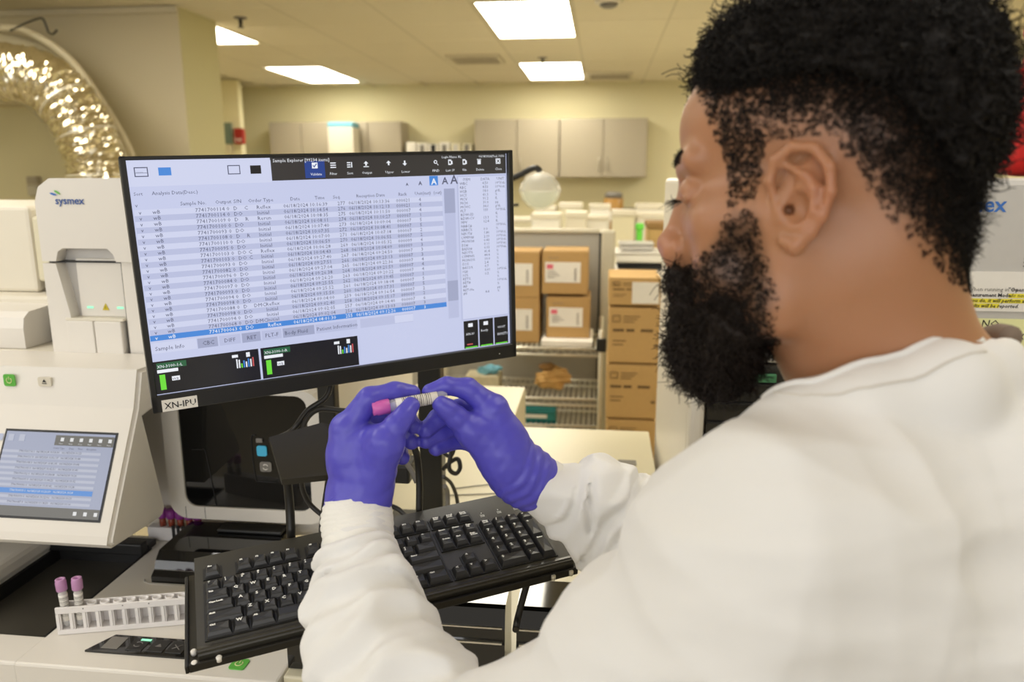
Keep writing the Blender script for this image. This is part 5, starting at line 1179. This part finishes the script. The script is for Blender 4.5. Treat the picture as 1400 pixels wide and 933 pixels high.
# collar band and seams: raised lines following the neck opening
cc, cn = vdata(coat_me); cc = cc + off
def snap(p):
    d = ((cc - p) ** 2).sum(1); i = d.argmin(); return cc[i] + cn[i] * .0006
def seam(name, pts, r, parent, m, sm=10):
    P = [np.array(at(*p)) for p in pts]; Q = []
    for a, b in zip(P[:-1], P[1:]):
        for k in range(sm): Q.append(snap(a + (b - a) * k / sm))
    Q.append(snap(P[-1])); Q = [Q[0]] + [(Q[i - 1] + Q[i] + Q[i + 1]) / 3 for i in range(1, len(Q) - 1)] + [Q[-1]]
    bm = NB(); sweep(bm, Q, r, n=6, smooth=1); return obj(name, bm, m, parent, True)
seam('collar_seam', [(1078, 572, .56), (1110, 558, .54), (1180, 532, .52), (1260, 508, .51), (1340, 490, .53)], .0009, coat, mat('seam_thread', rgb(212, 207, 198), .8))
seam('collar_edge', [(1060, 560, .575), (1110, 537, .55), (1185, 510, .54), (1270, 482, .54), (1345, 466, .56)], .0026, coat, coat_m)
bm = NB(); sweep(bm, [at(1325, 468, .66), at(1345, 462, .65), at(1365, 459, .63), at(1382, 462, .615)], [.006, .009, .010, .010], n=10, smooth=5); obj('shirt_collar', bm, mat('grey_brown_shirt', rgb(128, 112, 98), .85), man, True)
# trousers and shoes below the frame, so that he stands on the floor
gt = Grid((.28, .30, .0), (.98, 1.0, 1.06), .006)
for dy in (-.1, .1):
    gt.chain([(.68, .62 + dy, .98, .12), (.66, .62 + dy, .72, .092), (.66, .63 + dy, .5, .068), (.67, .63 + dy, .12, .055)], .03)
obj('trousers', gt.mesh('trousers'), mat('dark_trousers', rgb(40, 42, 52), .8), man)
gs = Grid((.38, .38, -.01), (.82, .88, .16), .005)
for dy in (-.1, .1): gs.chain([(.69, .63 + dy, .04, .04), (.60, .63 + dy, .042, .042), (.49, .64 + dy, .032, .032)], .02)
obj('shoes', gs.mesh('shoes'), M['black'], man)

# --- gloves
glove_m = mat('violet_nitrile', rgb(82, 77, 190), .40, bump=.12, scale=70, vary=.06, spec=.5, stretch=(1, 1, 2.2))
gl_ = Grid((-.33, .72, 1.08), (-.02, .98, 1.34), .0013)
def hand(palm, fingers, kf=.004):
    for a, b, k in palm: gl_.cone(a[:3], b[:3], a[3], b[3], k)
    for f in fingers: gl_.chain(f, kf)
W = A4(490, 680, .874, .0325)
M1 = A4(474, 588, .860, .0170); M2 = A4(481, 588, .880, .0165); M3 = A4(492, 594, .897, .0155); M4 = A4(504, 606, .908, .0145); TM = A4(527, 606, .840, .0175)
hand([(W, A4(478, 620, .864, .024), .012), (W, A4(500, 620, .885, .024), .012), (A4(478, 625, .864, .024), M1, .012), (A4(485, 620, .875, .022), M2, .012), (A4(500, 620, .885, .022), M3, .012), (A4(503, 640, .885, .024), M4, .012), (A4(505, 665, .862, .028), TM, .014), (A4(492, 600, .868, .018), TM, .018), (M1, M4, .01)],
     [[M1, A4(505, 545, .856, .0128), A4(540, 535, .866, .0105), A4(564, 537, .874, .0088)],
      [TM, A4(541, 583, .838, .0135), A4(553, 568, .842, .0112), A4(562, 555, .848, .0098)],
      [M2, A4(528, 562, .905, .0120), A4(556, 572, .897, .0108), A4(565, 582, .886, .0096)],
      [M3, A4(532, 585, .918, .0115), A4(553, 594, .905, .0105), A4(562, 604, .893, .0094)],
      [M4, A4(528, 608, .920, .0108), A4(545, 618, .908, .0098), A4(550, 626, .899, .0088)]])
# cuff flare of the left glove
gl_.chain([A4(490, 676, .874, .0345), A4(489, 690, .870, .0362)], .008)
W2 = A4(706, 644, .914, .0325); CW = np.array(W2[:3]); CD = np.array(A4(724, 656, .9195, 0)[:3]) - CW; CD /= np.linalg.norm(CD)
N1 = A4(674, 560, .893, .0165); N2 = A4(668, 575, .914, .0155); N3 = A4(664, 592, .928, .0145); N4 = A4(664, 612, .936, .0135); TN = A4(645, 588, .884, .0165)
hand([(W2, A4(690, 605, .904, .026), .012), (A4(690, 605, .904, .026), N1, .014), (A4(690, 608, .912, .024), N2, .012), (A4(688, 612, .92, .022), N3, .012), (W2, N4, .012), (A4(685, 628, .900, .028), TN, .016), (A4(676, 588, .900, .020), TN, .016), (N1, N3, .01)],
     [[N1, A4(640, 532, .886, .0125), A4(610, 528, .880, .0102), A4(588, 535, .876, .0086)],
      [TN, A4(624, 571, .874, .0132), A4(612, 560, .868, .0115), A4(603, 553, .864, .0100)],
      [N2, A4(628, 560, .908, .0120), A4(598, 573, .898, .0108), A4(582, 588, .888, .0096)],
      [N3, A4(628, 582, .922, .0115), A4(600, 593, .908, .0104), A4(582, 603, .897, .0094)],
      [N4, A4(632, 602, .930, .0105), A4(607, 608, .916, .0096), A4(596, 614, .906, .0086)]])
gl_.chain([A4(703, 640, .913, .0335), A4(712, 647, .916, .0365), A4(724, 656, .9195, .0375)], .006)
gl_.displace(noisef(.00035, 230, 21), .006)
# knuckle creases
for c_, r_ in ((A4(541, 583, .838, 0), .012), (A4(624, 571, .874, 0), .012)):
    pass
gl_.displace(lambda X, Y, Z: .0006 * np.sin(((X - CW[0]) * CD[0] + (Y - CW[1]) * CD[1] + (Z - CW[2]) * CD[2] + .003 * np.sin(X * 90 + Z * 70)) / .013 * 6.28) * smooth01(((X - CW[0]) * CD[0] + (Y - CW[1]) * CD[1] + (Z - CW[2]) * CD[2] + .018) / .01), .006)
glv = obj('glove', gl_.mesh('glove'), glove_m, man)
# separate the two gloves into two objects
me0 = glv.data; bmx = bmesh.new(); bmx.from_mesh(me0)
pL = at(566, 560, .87) - off; 
axis_ = (at(720, 600, .9) - at(440, 600, .88)); axis_ /= np.linalg.norm(axis_)
bmx.verts.ensure_lookup_table()
seen = {}; 
comp = 0; stack = []
for v0 in bmx.verts:
    if v0.index in seen: continue
    seen[v0.index] = comp; stack = [v0]
    while stack:
        v = stack.pop()
        for e in v.link_edges:
            o_ = e.other_vert(v)
            if o_.index not in seen: seen[o_.index] = comp; stack.append(o_)
    comp += 1
print('glove components', comp)
if comp >= 2:
    cx = {}
    for v in bmx.verts: cx.setdefault(seen[v.index], []).append(np.array(v.co) @ axis_)
    mid_ = pL @ axis_
    right = {k for k, v in cx.items() if np.mean(v) > mid_}
    b2 = bmx.copy(); b2.verts.ensure_lookup_table()
    bmesh.ops.delete(bmx, geom=[v for v in bmx.verts if seen[v.index] in right], context='VERTS')
    bmesh.ops.delete(b2, geom=[v for v in b2.verts if seen[v.index] not in right], context='VERTS')
    bmx.to_mesh(me0); me2 = bpy.data.meshes.new('glove'); b2.to_mesh(me2); b2.free()
    me2.materials.append(glove_m); o2 = bpy.data.objects.new('glove', me2); COL.objects.link(o2); o2.parent = man
bmx.free()
for s_, pts in ((0, [A4(447, 684, .864, 0)]),): pass
# rolled beads at the glove openings
def ring_at(c0, c1, r, rt_, name):
    c0 = np.array(c0[:3]); c1 = np.array(c1[:3]); t_ = c1 - c0; t_ /= np.linalg.norm(t_); u = np.cross(t_, [0, 0, 1.]); u /= np.linalg.norm(u); v = np.cross(t_, u)
    bm = NB(); sweep(bm, [c0 + r * (1 + .02 * math.sin(3 * a)) * (u * math.cos(a) + v * math.sin(a)) + t_ * .0015 * math.sin(2 * a + 1) for a in np.linspace(0, 2 * math.pi, 49)], rt_, n=8, smooth=1, caps=False); return obj(name, bm, glove_m, glv if 'left' in name or True else man, True)
ring_at(A4(489, 689, .8705, 0), A4(489, 712, .862, 0), .0366, .0013, 'glove_bead')


# --- the tube he holds
tb_ = tube('held_blood_tube', 'pink capped blood tube with barcode label held between both gloves', M['pinkcap'], None, L=.072, r=.0066)
if 'group' in tb_: del tb_['group']
a = Vector(at(612, 541, .870)); b = Vector(at(528, 556, .852)); d = (b - a).normalized()
place(tb_, Matrix.Translation(a) @ d.to_track_quat('Z', 'Y').to_matrix().to_4x4())
